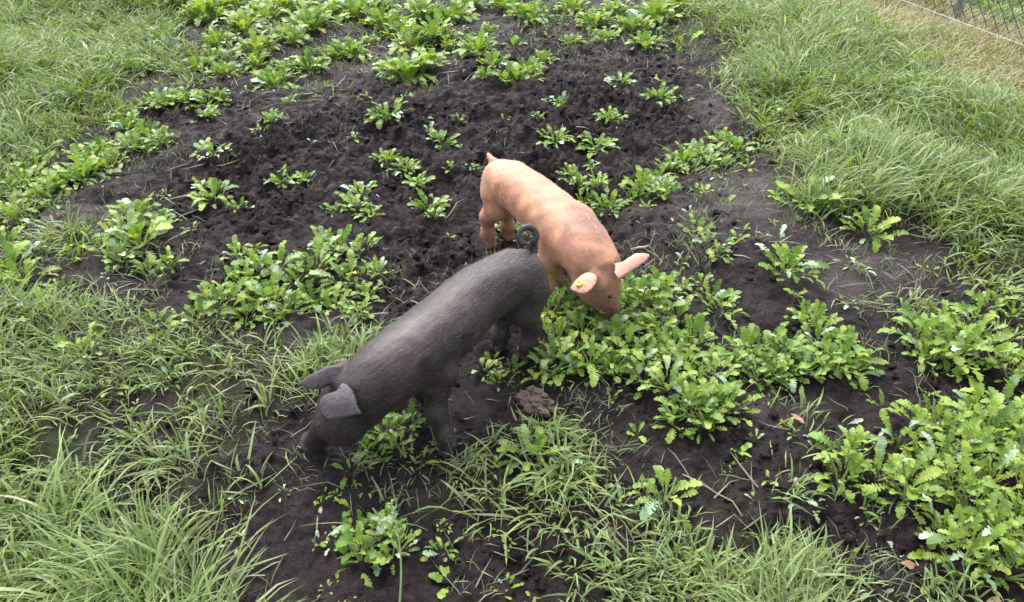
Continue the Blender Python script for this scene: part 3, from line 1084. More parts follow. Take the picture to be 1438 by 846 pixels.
def make_blades(name, mat, bx, by, heading, length, width, e0, e1, label, cat, segs=5, parent=None):
    n = len(bx)
    tt = np.linspace(0, 1, segs + 1)
    el = e0[:, None] + (e1 - e0)[:, None] * tt[None] ** 1.15
    hd = heading[:, None] + (rng.normal(0, 0.35, n))[:, None] * tt[None]
    st = (length / segs)[:, None]
    dx = np.cos(el) * np.cos(hd) * st
    dy = np.cos(el) * np.sin(hd) * st
    dz = np.sin(el) * st
    z0 = ground_z(bx, by) - 0.006
    cx_ = np.concatenate([bx[:, None], bx[:, None] + np.cumsum(dx[:, :-1], 1)], 1)
    cy_ = np.concatenate([by[:, None], by[:, None] + np.cumsum(dy[:, :-1], 1)], 1)
    cz_ = np.concatenate([z0[:, None], z0[:, None] + np.cumsum(dz[:, :-1], 1)], 1)
    gzz = ground_z(cx_, cy_) + 0.004 + 0.022 * rng.random(n)[:, None] * tt[None]
    cz_[:, 1:] = np.maximum(cz_, gzz)[:, 1:]
    prof = np.interp(tt, [0, 0.25, 0.6, 0.85, 1], [0.75, 1, 0.85, 0.45, 0.04])
    tw = rng.normal(0, 0.5, n)[:, None] + rng.normal(0, 0.5, n)[:, None] * tt[None]
    sx, sy = -np.sin(hd), np.cos(hd)
    w = (width[:, None] * prof[None]) * 0.5
    ox, oy, oz = sx * np.cos(tw) * w, sy * np.cos(tw) * w, np.sin(tw) * w
    A = np.stack([cx_ - ox, cy_ - oy, cz_ - oz], -1)
    B = np.stack([cx_ + ox, cy_ + oy, cz_ + oz], -1)
    V = np.stack([A, B], 2).reshape(-1, 3)
    k = (segs + 1) * 2
    q = np.array([[2 * i, 2 * i + 1, 2 * i + 3, 2 * i + 2] for i in range(segs)])
    Fq = (q[None] + (np.arange(n) * k)[:, None, None]).reshape(-1, 4)
    kw = dict(kind='stuff', label=label, category=cat) if parent is None else {}
    return obj(name, np_mesh(name, V, Fq), mat, parent, **kw)


def tufts(n_try, dens, seed, pads=(-4.6, 4.7, 0.75, 6.35)):
    r = np.random.default_rng(seed)
    x, y = r.uniform(pads[0], pads[1], n_try), r.uniform(pads[2], pads[3], n_try)
    u, v, dep = pix(x, y)
    ok = (u > -420) & (u < 1860) & (v < 1000) & (v > -75)
    x, y, u = x[ok], y[ok], u[ok]
    m = r.random(len(x)) < dens(x, y) * np.where((u < -70) | (u > 1508), 0.5, 1.0)
    return x[m], y[m]


def straw_zone(x, y):
    """dead mown grass along the fence"""
    d = fence_side(x, y)
    n = 0.3 * perlin(x * 1.8, y * 1.8, 101)
    near = np.clip((d + 1.05 + n) / 0.5, 0, 1) * np.clip((y - 3.3 + 0.3 * perlin(x * 1.5, y * 1.5, 103)) / 0.5, 0, 1)
    return near * (d < 0.25)


def long_grass():
    def dens(x, y):
        g = zone(GRASS, x, y)
        pn = 0.55 * fbm(x * 3.0, y * 3.0, 3, 111)
        return np.clip((g + pn * (0.35 + 0.5 * (1 - np.abs(2 * g - 1))) - 0.36) * 1.5, 0, 1) * (1 - 0.88 * straw_zone(x, y))
    x, y = tufts(20000, dens, 5)
    g = zone(GRASS, x, y)
    n = len(x)
    nb = ((8 + 13 * g + rng.integers(0, 8, n)) * np.clip(1.25 - 0.11 * y, 0.55, 1)).astype(int)
    ti = np.repeat(np.arange(n), nb)
    m = len(ti)
    off = rng.normal(0, 0.032, (m, 2))
    bx, by = x[ti] + off[:, 0], y[ti] + off[:, 1]
    flow = 2.6 * math.pi * perlin(x * 0.55 + 5, y * 0.55, 121) + 0.9 * perlin(x * 3, y * 3, 123)
    hd = flow[ti] + rng.normal(0, 1.0, m)
    rad = np.arctan2(off[:, 1], off[:, 0])
    hd = np.where(rng.random(m) < 0.3, rad, hd)
    gl = g[ti]
    ln = (0.055 + 0.165 * gl ** 1.9) * rng.uniform(0.55, 1.45, m)
    ln *= np.clip(0.85 + 0.6 * perlin(x * 1.3, y * 1.3, 125), 0.5, 1.3)[ti]
    clear = np.clip((bbox_clear(bx, by) - 0.10) / 0.12, 0.35, 1)
    ln = ln * clear
    wd = rng.uniform(0.0032, 0.0092, m) * np.where(rng.random(m) < 0.3, 0.6, 1) * (1 + 0.10 * (by - 1.5))
    e0 = np.radians(rng.normal(58, 20, m))
    e1 = np.radians(rng.normal(-14, 26, m))
    make_blades('grass', M_GRASS, bx, by, hd, ln, wd, e0, e1, 'long green grass lying over around the edges of the mud', 'grass', 4)


def short_grass():
    def dens(x, y):
        g = zone(GRASS, x, y)
        r = zone(ROUGH, x, y)
        pn = fbm(x * 2.6, y * 2.6, 3, 131)
        return np.clip((0.42 + 0.7 * g) * (0.6 + 1.7 * pn) * (1 - 0.85 * np.clip((r - 0.72) * 5, 0, 1)), 0, 1) * (1 - 0.7 * straw_zone(x, y))
    x, y = tufts(16000, dens, 6)
    n = len(x)
    nb = rng.integers(5, 15, n)
    ti = np.repeat(np.arange(n), nb)
    m = len(ti)
    bx, by = x[ti] + rng.normal(0, 0.022, m), y[ti] + rng.normal(0, 0.022, m)
    hd = rng.uniform(0, 2 * math.pi, m)
    ln = rng.uniform(0.02, 0.075, m)
    wd = rng.uniform(0.002, 0.004, m)
    make_blades('short_grass', M_SHORT, bx, by, hd, ln, wd, np.radians(rng.normal(50, 22, m)), np.radians(rng.normal(5, 25, m)),
                'short trampled grass sprouting from the mud', 'grass', 2)


def straw():
    x, y = tufts(8000, lambda x, y: straw_zone(x, y) * np.clip(0.7 + 0.8 * perlin(x * 4, y * 4, 141), 0.1, 1), 7, (1.6, 4.3, 3.2, 6.35))
    n = len(x)
    ti = np.repeat(np.arange(n), 13)
    m = len(ti)
    bx, by = x[ti] + rng.normal(0, 0.05, m), y[ti] + rng.normal(0, 0.05, m)
    hd = rng.uniform(0, 2 * math.pi, m)
    ln = rng.uniform(0.06, 0.2, m)
    wd = rng.uniform(0.002, 0.0048, m)
    make_blades('dry_grass', M_STRAW, bx, by, hd, ln, wd, np.radians(rng.normal(38, 22, m)), np.radians(rng.normal(-4, 18, m)),
                'dead straw-coloured grass heaped along the foot of the wire fence', 'dry grass', 3)


def flopped_grass():
    def dens(x, y):
        g = zone(GRASS, x, y)
        return np.clip((g - 0.72) * 3.5, 0, 1) * np.clip(0.5 + 1.2 * perlin(x * 1.7, y * 1.7, 151), 0, 1) * (1 - straw_zone(x, y))
    x, y = tufts(1100, dens, 9)
    n = len(x)
    ti = np.repeat(np.arange(n), 26)
    m = len(ti)
    bx, by = x[ti] + rng.normal(0, 0.035, m), y[ti] + rng.normal(0, 0.035, m)
    flow = rng.uniform(0, 2 * math.pi, n)
    hd = flow[ti] + rng.normal(0, 0.7, m)
    ln = rng.uniform(0.12, 0.32, m)
    wd = rng.uniform(0.004, 0.009, m)
    make_blades('tussock_grass', M_LONG, bx, by, hd, ln, wd, np.radians(rng.normal(68, 12, m)), np.radians(rng.normal(-38, 22, m)),
                'bright long grass tussocks flopped over in arching bunches', 'grass', 6)


def litter():
    def dens(x, y):
        r = zone(ROUGH, x, y)
        return np.clip(0.16 + 0.5 * fbm(x * 1.9, y * 1.9, 2, 161) + 0.5 * zone(GRASS, x, y), 0, 1) * (1 - 0.8 * np.clip((r - 0.72) * 5, 0, 1))
    x, y = tufts(6500, dens, 12)
    n = len(x)
    ti = np.repeat(np.arange(n), 3)
    m = len(ti)
    bx, by = x[ti] + rng.normal(0, 0.05, m), y[ti] + rng.normal(0, 0.05, m)
    make_blades('dead_blades', M_LITTER, bx, by, rng.uniform(0, 6.28, m), rng.uniform(0.05, 0.16, m), rng.uniform(0.0022, 0.005, m),
                np.radians(rng.normal(12, 10, m)), np.radians(rng.normal(-6, 10, m)), 'dead and torn grass blades trodden flat into the mud', 'dead grass', 3)


litter()
long_grass()
flopped_grass()
short_grass()
straw()


# ------------------------------------------------------------------ leafy plants
def leaf_mesh(name, kind, bend, seed, fold=0.16):
    """one leaf along +Y, unit length, upper side +Z"""
    r = random.Random(seed)
    if kind == 'lobed':
        pairs = r.choice((3, 3, 4, 4, 5))
        rows = [(0.0, 0.015, 0), (0.16, 0.012, 0)]
        big = r.uniform(0.8, 1.2)
        for i in range(pairs):
            t = 0.22 + 0.42 * i / pairs
            s = 0.42 / pairs
            w = 0.065 + 0.085 * (i / max(pairs - 1, 1)) ** 0.8
            w *= r.uniform(0.85, 1.15)
            rows += [(t + s * 0.10, 0.018, 0), (t + s * 0.28, w * 0.82, 0.012), (t + s * 0.58, w, 0.030), (t + s * 0.80, w * 0.72, 0.036), (t + s * 0.93, 0.035, 0.012)]
        rows += [(0.655, 0.04, 0), (0.69, 0.105 * big, -0.005), (0.735, 0.150 * big, 0.015), (0.775, 0.105 * big, 0.0), (0.83, 0.140 * big, 0.022), (0.87, 0.085 * big, 0.002),
                 (0.92, 0.100 * big, 0.020), (0.965, 0.065, 0.005), (1.0, 0.006, 0)]
    elif kind == 'oval':
        rows = [(0, 0.014, 0), (0.10, 0.016, 0), (0.22, 0.075, 0), (0.36, 0.130, 0), (0.5, 0.150, 0), (0.64, 0.135, 0), (0.78, 0.095, 0), (0.9, 0.05, 0), (1.0, 0.003, 0)]
    elif kind == 'round':
        rows = [(0, 0.016, 0), (0.2, 0.014, 0), (0.36, 0.014, 0), (0.40, 0.10, -0.03), (0.47, 0.185, -0.02), (0.56, 0.205, 0), (0.61, 0.18, 0), (0.68, 0.225, 0.01),
                (0.76, 0.20, 0), (0.84, 0.20, 0.012), (0.91, 0.13, 0), (0.97, 0.09, 0.008), (1.0, 0.01, 0)]
    else:                                                     # strap
        rows = [(0, 0.02, 0), (0.2, 0.035, 0), (0.5, 0.05, 0), (0.75, 0.04, 0), (0.9, 0.022, 0), (1.0, 0.002, 0)]
    V, Fq = [], []
    wig = r.uniform(0, 6.28)
    side = r.uniform(-0.10, 0.10)
    for i, (t, w, fw) in enumerate(rows):
        th = bend * t ** 1.3
        # arc in the YZ plane
        yy = t * (1 - (th ** 2) / 6)
        zz = -t * th / 2
        xx = side * t * t
        jl, jr = r.uniform(0.88, 1.12), r.uniform(0.88, 1.12)
        rip = 0.042 * math.sin(wig + t * 17) * min(1, w * 8)
        rip2 = 0.042 * math.sin(wig + 2 + t * 15) * min(1, w * 8)
        V += [(xx - w * jl, yy + fw, zz + fold * w + rip), (xx, yy, zz), (xx + w * jr, yy + fw, zz + fold * w + rip2)]
        if i:
            a, b = (i - 1) * 3, i * 3
            Fq += [(a, a + 1, b + 1, b), (a + 1, a + 2, b + 2, b + 1)]
    return np_mesh(name, np.array(V), np.array(Fq))


def leaf_set(kind, mat, n, name='leaf'):
    out = []
    for i in range(n):
        me = leaf_mesh(name, kind, (0.15, 0.5, 0.8, 1.15, 0.35, 0.65, 1.4, 0.95)[i % 8], 100 + i * 7, 0.10 + 0.3 * ((i * 37) % 10) / 10)
        me.materials.append(mat)
        out.append(me)
    return out


LOBED = leaf_set('lobed', M_LEAF, 10)
LOBEDY = leaf_set('lobed', M_LEAFY, 8)
OVAL = leaf_set('oval', M_LEAFY, 5)
ROUND = leaf_set('round', M_LEAF, 6)
PALE = leaf_set('lobed', M_PALE, 8)
SETS = {'lobed': LOBED * 2 + LOBEDY + ROUND, 'yellow': LOBEDY * 3 + LOBED, 'oval': OVAL, 'pale': PALE, 'round': ROUND + PALE[5:]}


def tube(pts, rad, sides=5):
    pts = np.array(pts, float)
    V, Fq = [], []
    for i, p_ in enumerate(pts):
        d = nrm(pts[min(i + 1, len(pts) - 1)] - pts[max(i - 1, 0)])
        a = nrm(np.cross(d, (0.31, 0.9, 0.2)))
        b = np.cross(d, a)
        for s in range(sides):
            an = 2 * math.pi * s / sides
            V.append(p_ + rad[i] * (math.cos(an) * a + math.sin(an) * b))
        if i:
            for s in range(sides):
                Fq.append(((i - 1) * sides + s, (i - 1) * sides + (s + 1) % sides, i * sides + (s + 1) % sides, i * sides + s))
    return np.array(V), np.array(Fq)


pr = random.Random(11)


def plant(u, v, w_px, kind='lobed', n=None, label='', group='', tall=0.0, split=True, name='leafy_plant', flat=0.0, pale=0.06):
    base = P(u, v + 0.12 * w_px)
    base[2] = float(ground_z(base[0], base[1])) - 0.004
    dep = pix(base[0], base[1])[2]
    w = w_px * dep / FPX
    L = w * 0.50 * pr.uniform(0.82, 1.15)
    asp, asa = pr.uniform(0.55, 1.0), pr.uniform(0, math.pi)       # lopsided clumps, not neat rosettes
    n = n or int(min(30, max(9, 9 + w * 85)))
    n = int(n * (1.22 if split else 2.0)) if n > 9 else n
    root = obj(name, None, None, None, base, label=label, category='plant', group=group)
    root.empty_display_size = 0.05
    items = []
    a0 = pr.uniform(0, 6.28)
    for i in range(n):
        f = (i + 0.5) / n                                     # 0 = inner, upright; 1 = outer, spreading
        az = a0 + i * 2.39996 + pr.uniform(-0.4, 0.4)
        el = math.radians((78 - 58 * f) * (1 - flat) + flat * (28 - 18 * f) + pr.uniform(-14, 14))
        ln = L * (0.55 + 0.5 * math.sin(math.pi * min(1, 0.25 + 0.7 * f))) * pr.uniform(0.72, 1.2)
        br = w * 0.30 * math.sqrt(f) * pr.uniform(0.3, 1.2)
        bz = tall * (1 - f) * pr.uniform(0.2, 1.0)
        ca, sa = math.cos(az - asa), math.sin(az - asa) * asp
        loc = Vector((br * 1.2 * (ca * math.cos(asa) - sa * math.sin(asa)), br * 1.2 * (ca * math.sin(asa) + sa * math.cos(asa)), bz))
        rot = Matrix.Rotation(az - math.pi / 2, 4, 'Z') @ Matrix.Rotation(el, 4, 'X') @ Matrix.Rotation(pr.uniform(-0.5, 0.5), 4, 'Y')
        k_ = 'pale' if (kind in ('lobed', 'yellow') and pr.random() < pale) else kind
        me = pr.choice(SETS[k_])
        if me in ROUND:
            ln *= 0.62
        sc_ = Matrix.Diagonal((ln * pr.uniform(0.9, 1.3), ln, ln, 1))
        items.append((me, Matrix.Translation(loc) @ rot @ sc_))
    if split:
        for me, mt in items:
            o = bpy.data.objects.new('leaf', me)
            COL.objects.link(o)
            o.parent = root
            o.matrix_local = mt
    else:
        Vs, Fs, k0, mats, mi = [], [], 0, [], []
        for me, mt in items:
            v_ = np.empty(len(me.vertices) * 3, np.float32)
            me.vertices.foreach_get('co', v_)
            v_ = v_.reshape(-1, 3)
            M_ = np.array(mt)
            Vs.append(v_ @ M_[:3, :3].T + M_[:3, 3])
            lp = np.empty(len(me.loops), np.int32)
            me.loops.foreach_get('vertex_index', lp)
            Fs.append(lp.reshape(-1, 4) + k0)
            k0 += len(v_)
            if me.materials[0] not in mats:
                mats.append(me.materials[0])
            mi.append(np.full(len(lp) // 4, mats.index(me.materials[0]), np.int32))
        fm = np_mesh('foliage', np.concatenate(Vs), np.concatenate(Fs))
        for m_ in mats:
            fm.materials.append(m_)
        fm.polygons.foreach_set('material_index', np.concatenate(mi))
        obj('foliage', fm, None, root, kind='stuff')
    if tall > 0.03:
        for q in range(3):
            an = pr.uniform(0, 6.28)
            tp = np.array((0.05 * math.cos(an), 0.05 * math.sin(an), tall * pr.uniform(0.7, 1.0)))
            sv, sf = tube([np.zeros(3), tp * 0.5 + np.array((0.006, 0, 0)), tp], [0.004, 0.0035, 0.0025])
            obj('stem', np_mesh('stem', sv, sf), M_STEM, root)
    return root


def many(lst, **kw):
    lab = kw.pop('label')
    for t in lst:
        plant(t[0], t[1], t[2], label=lab(t[0], t[1]) if callable(lab) else lab, **kw)


# far edge of the tilled soil (small in the picture: one foliage mesh each)
many([(294, 22, 68), (369, 25, 58), (436, 34, 58), (308, 56, 50), (362, 72, 50), (500, 15, 62), (526, 8, 50), (565, 40, 66), (608, 50, 58), (593, 15, 58), (636, 18, 56),
      (625, 58, 40), (540, 28, 60), (580, 60, 50), (746, 20, 52), (715, 6, 50), (330, 8, 60), (400, 6, 60), (465, 14, 60), (660, 6, 46), (345, 40, 50), (410, 55, 44), (260, 8, 55)],
     kind='yellow', split=False, label=lambda u, v: ('small leafy plant in the green band next to the long grass' if u < 420 else
                         'small leafy plant in the thick middle of the green band beyond tilled soil' if u < 620 else
                         'small leafy plant at the thin end of the green band beyond tilled soil'), group='plants beyond the tilled soil')
many([(835, 30, 42), (888, 36, 56), (920, 22, 56), (905, 55, 50), (860, 14, 48), (945, 8, 50), (800, 8, 44), (850, 50, 36)],
     kind='yellow', split=False, label='leafy plant where the tilled soil meets the tall grass behind the pink pig', group='plants by the tall grass')
# among the rough soil, far rows
many([(280, 90, 46), (316, 102, 44), (190, 90, 58), (234, 48, 50), (200, 70, 46), (387, 106, 66), (433, 87, 50), (362, 92, 44), (494, 68, 48), (519, 53, 26), (470, 70, 46), (400, 95, 40), (300, 78, 36)],
     kind='lobed', split=False, label='leafy plant in the broken row along the grassy border of the tilled soil', group='plants along the soil border')
many([(671, 74, 56), (693, 92, 48), (725, 106, 62), (576, 99, 70), (548, 97, 44), (600, 92, 46), (682, 114, 30), (764, 82, 32), (632, 69, 26), (689, 40, 24), (803, 55, 32), (742, 98, 40), (708, 112, 34)],
     kind='yellow', split=False, label='leafy plant in the scattered band across the far part of the tilled soil', group='plants across the far soil')
many([(870, 106, 38), (927, 131, 46), (789, 134, 32), (856, 163, 36), (574, 138, 28), (547, 172, 46), (620, 191, 48), (645, 167, 18), (707, 160, 20), (755, 162, 20), (781, 193, 42),
      (840, 197, 50), (834, 228, 24), (544, 222, 40), (572, 243, 40), (664, 236, 20), (600, 180, 26), (383, 170, 30), (405, 135, 26), (394, 247, 44), (429, 246, 28), (301, 216, 54)],
     kind='lobed', split=False, flat=0.25, pale=0.15, label='lone low plant rooted in the churned black soil', group='lone plants on the churned soil')
many([(230, 142, 48), (262, 138, 48), (290, 142, 46), (310, 138, 36), (181, 173, 46), (188, 202, 50), (227, 201, 42), (208, 188, 40), (294, 166, 34), (89, 127, 36), (53, 168, 54), (35, 182, 54), (210, 142, 34)],
     kind='lobed', split=False, label='leafy plant in the strip between long grass and tilled soil', group='plants between grass and soil')
# left side
many([(120, 216, 52), (117, 238, 62), (150, 226, 46), (35, 246, 62), (64, 266, 60), (20, 292, 60), (92, 250, 54), (10, 262, 50), (45, 222, 48), (140, 206, 40)],
     kind='yellow', split=False, n=16, label='leafy plant in the bright clump beside the grass edge of the soil', group='bright clump by the grass edge')
many([(193, 303, 76), (199, 344, 76), (241, 380, 46), (209, 382, 50), (180, 330, 56), (220, 318, 50), (175, 372, 50)],
     kind='lobed', split=True, tall=0.04, label='bushy plant standing between trodden grass and the black soil', group='bushy plants at the soil edge')
many([(232, 268, 26), (300, 275, 56), (335, 288, 32), (470, 290, 32), (500, 288, 46), (508, 268, 48), (604, 288, 50), (590, 268, 34), (520, 300, 40), (610, 308, 34), (284, 262, 30)],
     kind='lobed', split=False, n=13, flat=0.15, pale=0.15, label='small leafy plant on the churned soil behind the dark pig', group='small plants behind the dark pig')
many([(22, 372, 80), (8, 332, 56), (40, 398, 60), (22, 450, 78), (60, 436, 56), (92, 414, 44), (10, 410, 60), (50, 355, 50)],
     kind='yellow', split=True, n=18, label='leafy plant sprouting through trodden grass in the thick yellowish patch', group='yellowish patch in trodden grass')
many([(336, 366, 44), (390, 374, 72), (443, 374, 72), (478, 356, 60), (347, 400, 56), (319, 436, 64), (383, 422, 70), (443, 422, 70), (490, 392, 74), (505, 352, 56), (420, 396, 64),
      (470, 430, 56), (515, 425, 52), (390, 452, 48), (365, 388, 56), (284, 452, 44), (530, 388, 44), (455, 342, 40), (410, 440, 54), (350, 446, 50), (505, 452, 40), (300, 430, 40)],
     kind='lobed', split=True, n=18, tall=0.03, label=lambda u, v: ('leafy plant in the green patch on the side close to the dark pig' if u > 480 else
                         'leafy plant in the green patch at the end beside trodden grass' if v > 428 else
                         'leafy plant in the green patch along its edge with the churned soil' if v < 376 else
                         'leafy plant in the heart of the green patch behind the dark pig'), group='green patch behind the dark pig')
plant(150, 362, 44, 'yellow', 14, 'narrow yellowish plant among trodden grass beside the bushy soil-edge plants', 'single plants', 0.04)
plant(156, 388, 40, 'round', 12, 'small round-leaved plant at the foot of the bushy soil-edge plants', 'single plants')
plant(130, 505, 62, 'yellow', 16, 'thin upright yellow-green plant standing alone in trampled grass', 'single plants', 0.08)
plant(226, 462, 62, 'oval', 9, 'upright plant with broad pointed oval leaves at the edge of trodden grass', 'single plants', 0.05)
plant(203, 606, 36, 'yellow', 12, 'small bright sprig by a dark hole in the long grass', 'single plants')
# round the pink pig
many([(810, 260, 50), (826, 278, 48), (852, 290, 50), (800, 246, 36), (838, 270, 36)], kind='lobed', split=False, n=15, tall=0.03,
     label='leafy plant growing tight against the pink pig\'s far flank', group='plants behind the pink pig')
many([(905, 256, 66), (925, 244, 54), (890, 270, 50), (945, 228, 40), (930, 268, 46), (983, 208, 60), (1032, 202, 54), (960, 215, 50), (1010, 190, 44), (1000, 222, 46)],
     kind='lobed', split=False, n=14, label='leafy plant in the row running from the pink pig to the tall grass', group='row from pig to tall grass')
many([(720, 318, 46), (742, 330, 44), (705, 330, 40), (700, 312, 34), (680, 318, 34)], kind='lobed', split=True, n=14,
     label='leafy plant under the pink pig\'s belly', group='plants under the pink pig')
E = [(150, 270), (280, 240), (420, 190), (560, 150), (610, 240), (160, 430), (250, 470), (330, 350), (450, 300), (540, 400), (490, 220), (620, 450), (560, 540), (700, 540), (760, 490), (650, 610),
     (800, 590), (100, 360), (220, 330), (390, 400), (440, 430), (520, 300), (660, 330), (330, 470), (100, 470), (350, 250), (740, 620), (600, 360), (690, 420), (80, 250), (470, 500)]
many([(740 + a / 2.876, 360 + b / 2.876, 68) for a, b in E], kind='lobed', split=True, n=17, tall=0.06,
     label=lambda u, v: ('lush lobed plant in the dense patch between the two pigs' if u < 800 and v < 480 else
                         'lush lobed plant in the dense patch beside the dark pig\'s hind leg' if u < 830 else
                         'lush lobed plant in the dense patch close to the pink pig\'s head' if v < 450 else
                         'lush lobed plant on the lower margin of the dense patch facing bare mud' if v > 535 else
                         'lush lobed plant in the middle of the dense patch'), group='dense patch at the pink pig\'s snout')
E = [(830, 420), (880, 370), (960, 370), (1020, 440), (930, 460), (1110, 440), (1060, 380), (1190, 420), (1160, 330), (1240, 330), (1290, 390), (1120, 230), (1180, 270), (1330, 420), (1250, 440)]
many([(740 + a / 2.876, 360 + b / 2.876, 62) for a, b in E], kind='lobed', split=True, n=16, tall=0.04,
     label='lobed plant in the ragged tail of the dense patch beside dark mud', group='tail of the dense patch')
many([(995, 340, 62), (1010, 358, 40), (978, 322, 34)], kind='lobed', split=True, n=13, flat=0.2, label='low plant on mud next to the pink pig\'s outstretched ear', group='low plants by the pig\'s ear')
many([(1000, 412, 66), (1015, 430, 48), (985, 396, 44)], kind='lobed', split=True, n=14, flat=0.2, pale=0.15, label='trampled spreading plant on mud beside the dense patch', group='trampled plants by the dense patch')
plant(1103, 372, 92, 'lobed', 24, 'round bushy plant standing alone on the smooth trodden mud', 'single plants', 0.05)
plant(1128, 285, 76, 'lobed', 20, 'dark green plant at the rim of the long grass beside smooth mud', 'single plants', 0.03)
plant(1168, 292, 56, 'lobed', 16, 'mid green plant leaning out of grass beside smooth mud', 'single plants', 0.03)
plant(1219, 322, 66, 'yellow', 18, 'yellow-green plant at the tip of a grass tongue on smooth mud', 'single plants', 0.03)
plant(1092, 333, 48, 'pale', 7, 'pale flattened plant lying on the smooth trodden mud', 'single plants', flat=1.0)
plant(1170, 205, 66, 'yellow', 18, 'yellow-green plant half sunk in the tall grass', 'single plants', 0.02)
plant(1078, 168, 40, 'yellow', 14, 'small yellow-green plant at the grass edge behind the mud', 'single plants')
many([(1297, 186, 56), (1330, 172, 40), (1388, 172, 44), (1355, 194, 44), (1430, 214, 44), (1410, 160, 40)], kind='pale', split=True, n=7, flat=0.8,
     label='pale bluish flat-leaved plant lying over the grass by the straw', group='pale plants in the grass')
many([(1326, 470, 92), (1290, 462, 74), (1365, 470, 84), (1345, 496, 76), (1300, 490, 66), (1393, 500, 76), (1420, 516, 60), (1375, 445, 64), (1320, 440, 60)], kind='yellow', split=True, n=18, tall=0.06,
     label='tall leafy plant in the clump between the grass and the bright bush', group='clump above the bright bush')
many([(1393, 422, 54), (1425, 430, 50), (1412, 405, 44)], kind='lobed', split=True, n=13, label='leafy plant at the grass margin over the upper clump', group='plants at the grass margin')
many([(1080, 522, 60), (1133, 512, 62), (1060, 500, 56), (1165, 500, 50), (1105, 492, 56), (1185, 470, 48)], kind='lobed', split=True, n=15, tall=0.03,
     label='leafy plant in the fringe between dense patch and black mud', group='fringe plants by black mud')
many([(846, 440, 68), (872, 438, 66), (822, 434, 62), (800, 422, 54), (894, 430, 60), (858, 456, 66)], kind='lobed', split=True, n=17, tall=0.15,
     label='tall lobed plant rising right in front of the pink pig\'s snout', group='plants hiding the pink pig\'s snout')
# the bright bush
H_ = [(600, 260), (720, 230), (500, 320), (330, 370), (310, 440), (700, 380), (820, 320), (600, 430), (510, 510), (780, 470), (880, 400), (720, 560), (640, 640), (700, 710), (860, 590), (900, 690),
      (420, 440), (820, 240), (660, 500), (900, 500), (780, 640), (640, 330), (910, 300), (930, 620), (760, 320), (850, 750)]
many([(1046 + a / 2.3125, 480 + b / 2.3125, 80) for a, b in H_], kind='yellow', split=True, n=20, tall=0.10, pale=0.05,
     label=lambda u, v: ('lobed plant on the ragged side of the big bright bush that faces the pigs' if u < 1225 else
                         'lobed plant at the foot of the big bright bush where mud shows' if v > 735 else
                         'lobed plant on the crest of the big bright bush beside the next clump' if v < 612 else
                         'lobed plant deep in the middle of the big bright bush'), group='big bright bush')
many([(1185, 577, 54), (1124, 690, 50), (1228, 824, 50), (1258, 768, 44), (1140, 700, 40)], kind='pale', split=True, n=6, flat=0.9,
     label='pale wilted plant lying flat on mud around the bright bush', group='wilted plants by the bush')
plant(1107, 590, 30, 'oval', 9, 'tiny pointed-leaf seedling alone on black mud', 'single plants')
# foreground
plant(747, 636, 76, 'lobed', 20, 'compact lobed plant on mud below the brown clod', 'single plants', 0.03)
plant(787, 653, 58, 'pale', 9, 'pale-leaved plant leaning beside the compact plant below the brown clod', 'single plants', 0.02)
plant(587, 648, 58, 'oval', 6, 'plant with three broad pointed leaves beside the dark pig\'s front foot', 'single plants', 0.01)
many([(545, 612, 66), (572, 598, 56), (525, 630, 50), (560, 632, 48)], kind='lobed', split=True, n=15, tall=0.03, label='leafy plant under the dark pig\'s throat', group='plants under the dark pig')
many([(520, 752, 84), (545, 742, 64), (505, 776, 62), (560, 768, 56), (490, 745, 50)], kind='lobed', split=True, n=16, tall=0.05, label='lobed plant in the clump around the tall grass stalk', group='clump at the grass stalk')
plant(622, 770, 48, 'lobed', 12, 'low drooping plant on mud next to the grass stalk clump', 'single plants', flat=0.3)
plant(934, 690, 70, 'yellow', 13, 'upright pale-tipped plant among grass tufts on the mud', 'single plants', 0.06)
plant(872, 694, 50, 'pale', 7, 'dull pale plant pressed flat in grass beside the upright pale-tipped plant', 'single plants', flat=0.9)
many([(974, 584, 76), (1000, 572, 60), (945, 596, 56), (990, 600, 50), (960, 566, 56)], kind='lobed', split=True, n=15, tall=0.04, label='leafy plant at the lower tip of the dense patch', group='lower tip of the dense patch')
plant(858, 564, 30, 'lobed', 9, 'tiny seedling on mud below the dense patch', 'single plants')
plant(778, 750, 34, 'round', 8, 'small round-leaved seedling between grass tufts on wet mud', 'single plants')
many([(680, 520, 44), (700, 535, 40), (720, 520, 44), (762, 540, 52), (690, 505, 30)], kind='lobed', split=True, n=13, label='leafy plant by the dark pig\'s hind feet', group='plants at the dark pig\'s hind feet')
plant(293, 592, 16, 'pale', 2, 'single pale leaf standing out of flattened grass', 'single plants')
plant(330, 752, 44, 'pale', 5, 'wilted grey-green leaf lying at the rim of the muddy hollow', 'single plants', flat=1.0)
plant(782, 216, 22, 'oval', 4, 'upright shoot with a few long leaves behind the pink pig', 'single plants')
many([(330, 690, 34), (452, 700, 30), (660, 690, 34), (700, 740, 30), (840, 640, 34), (1040, 640, 34), (400, 690, 26), (1060, 700, 30)], kind='round', split=True, n=7, flat=0.4,
     label='little seedling dotted over the trampled mud around the pigs\' feet', group='seedlings on the trampled mud')


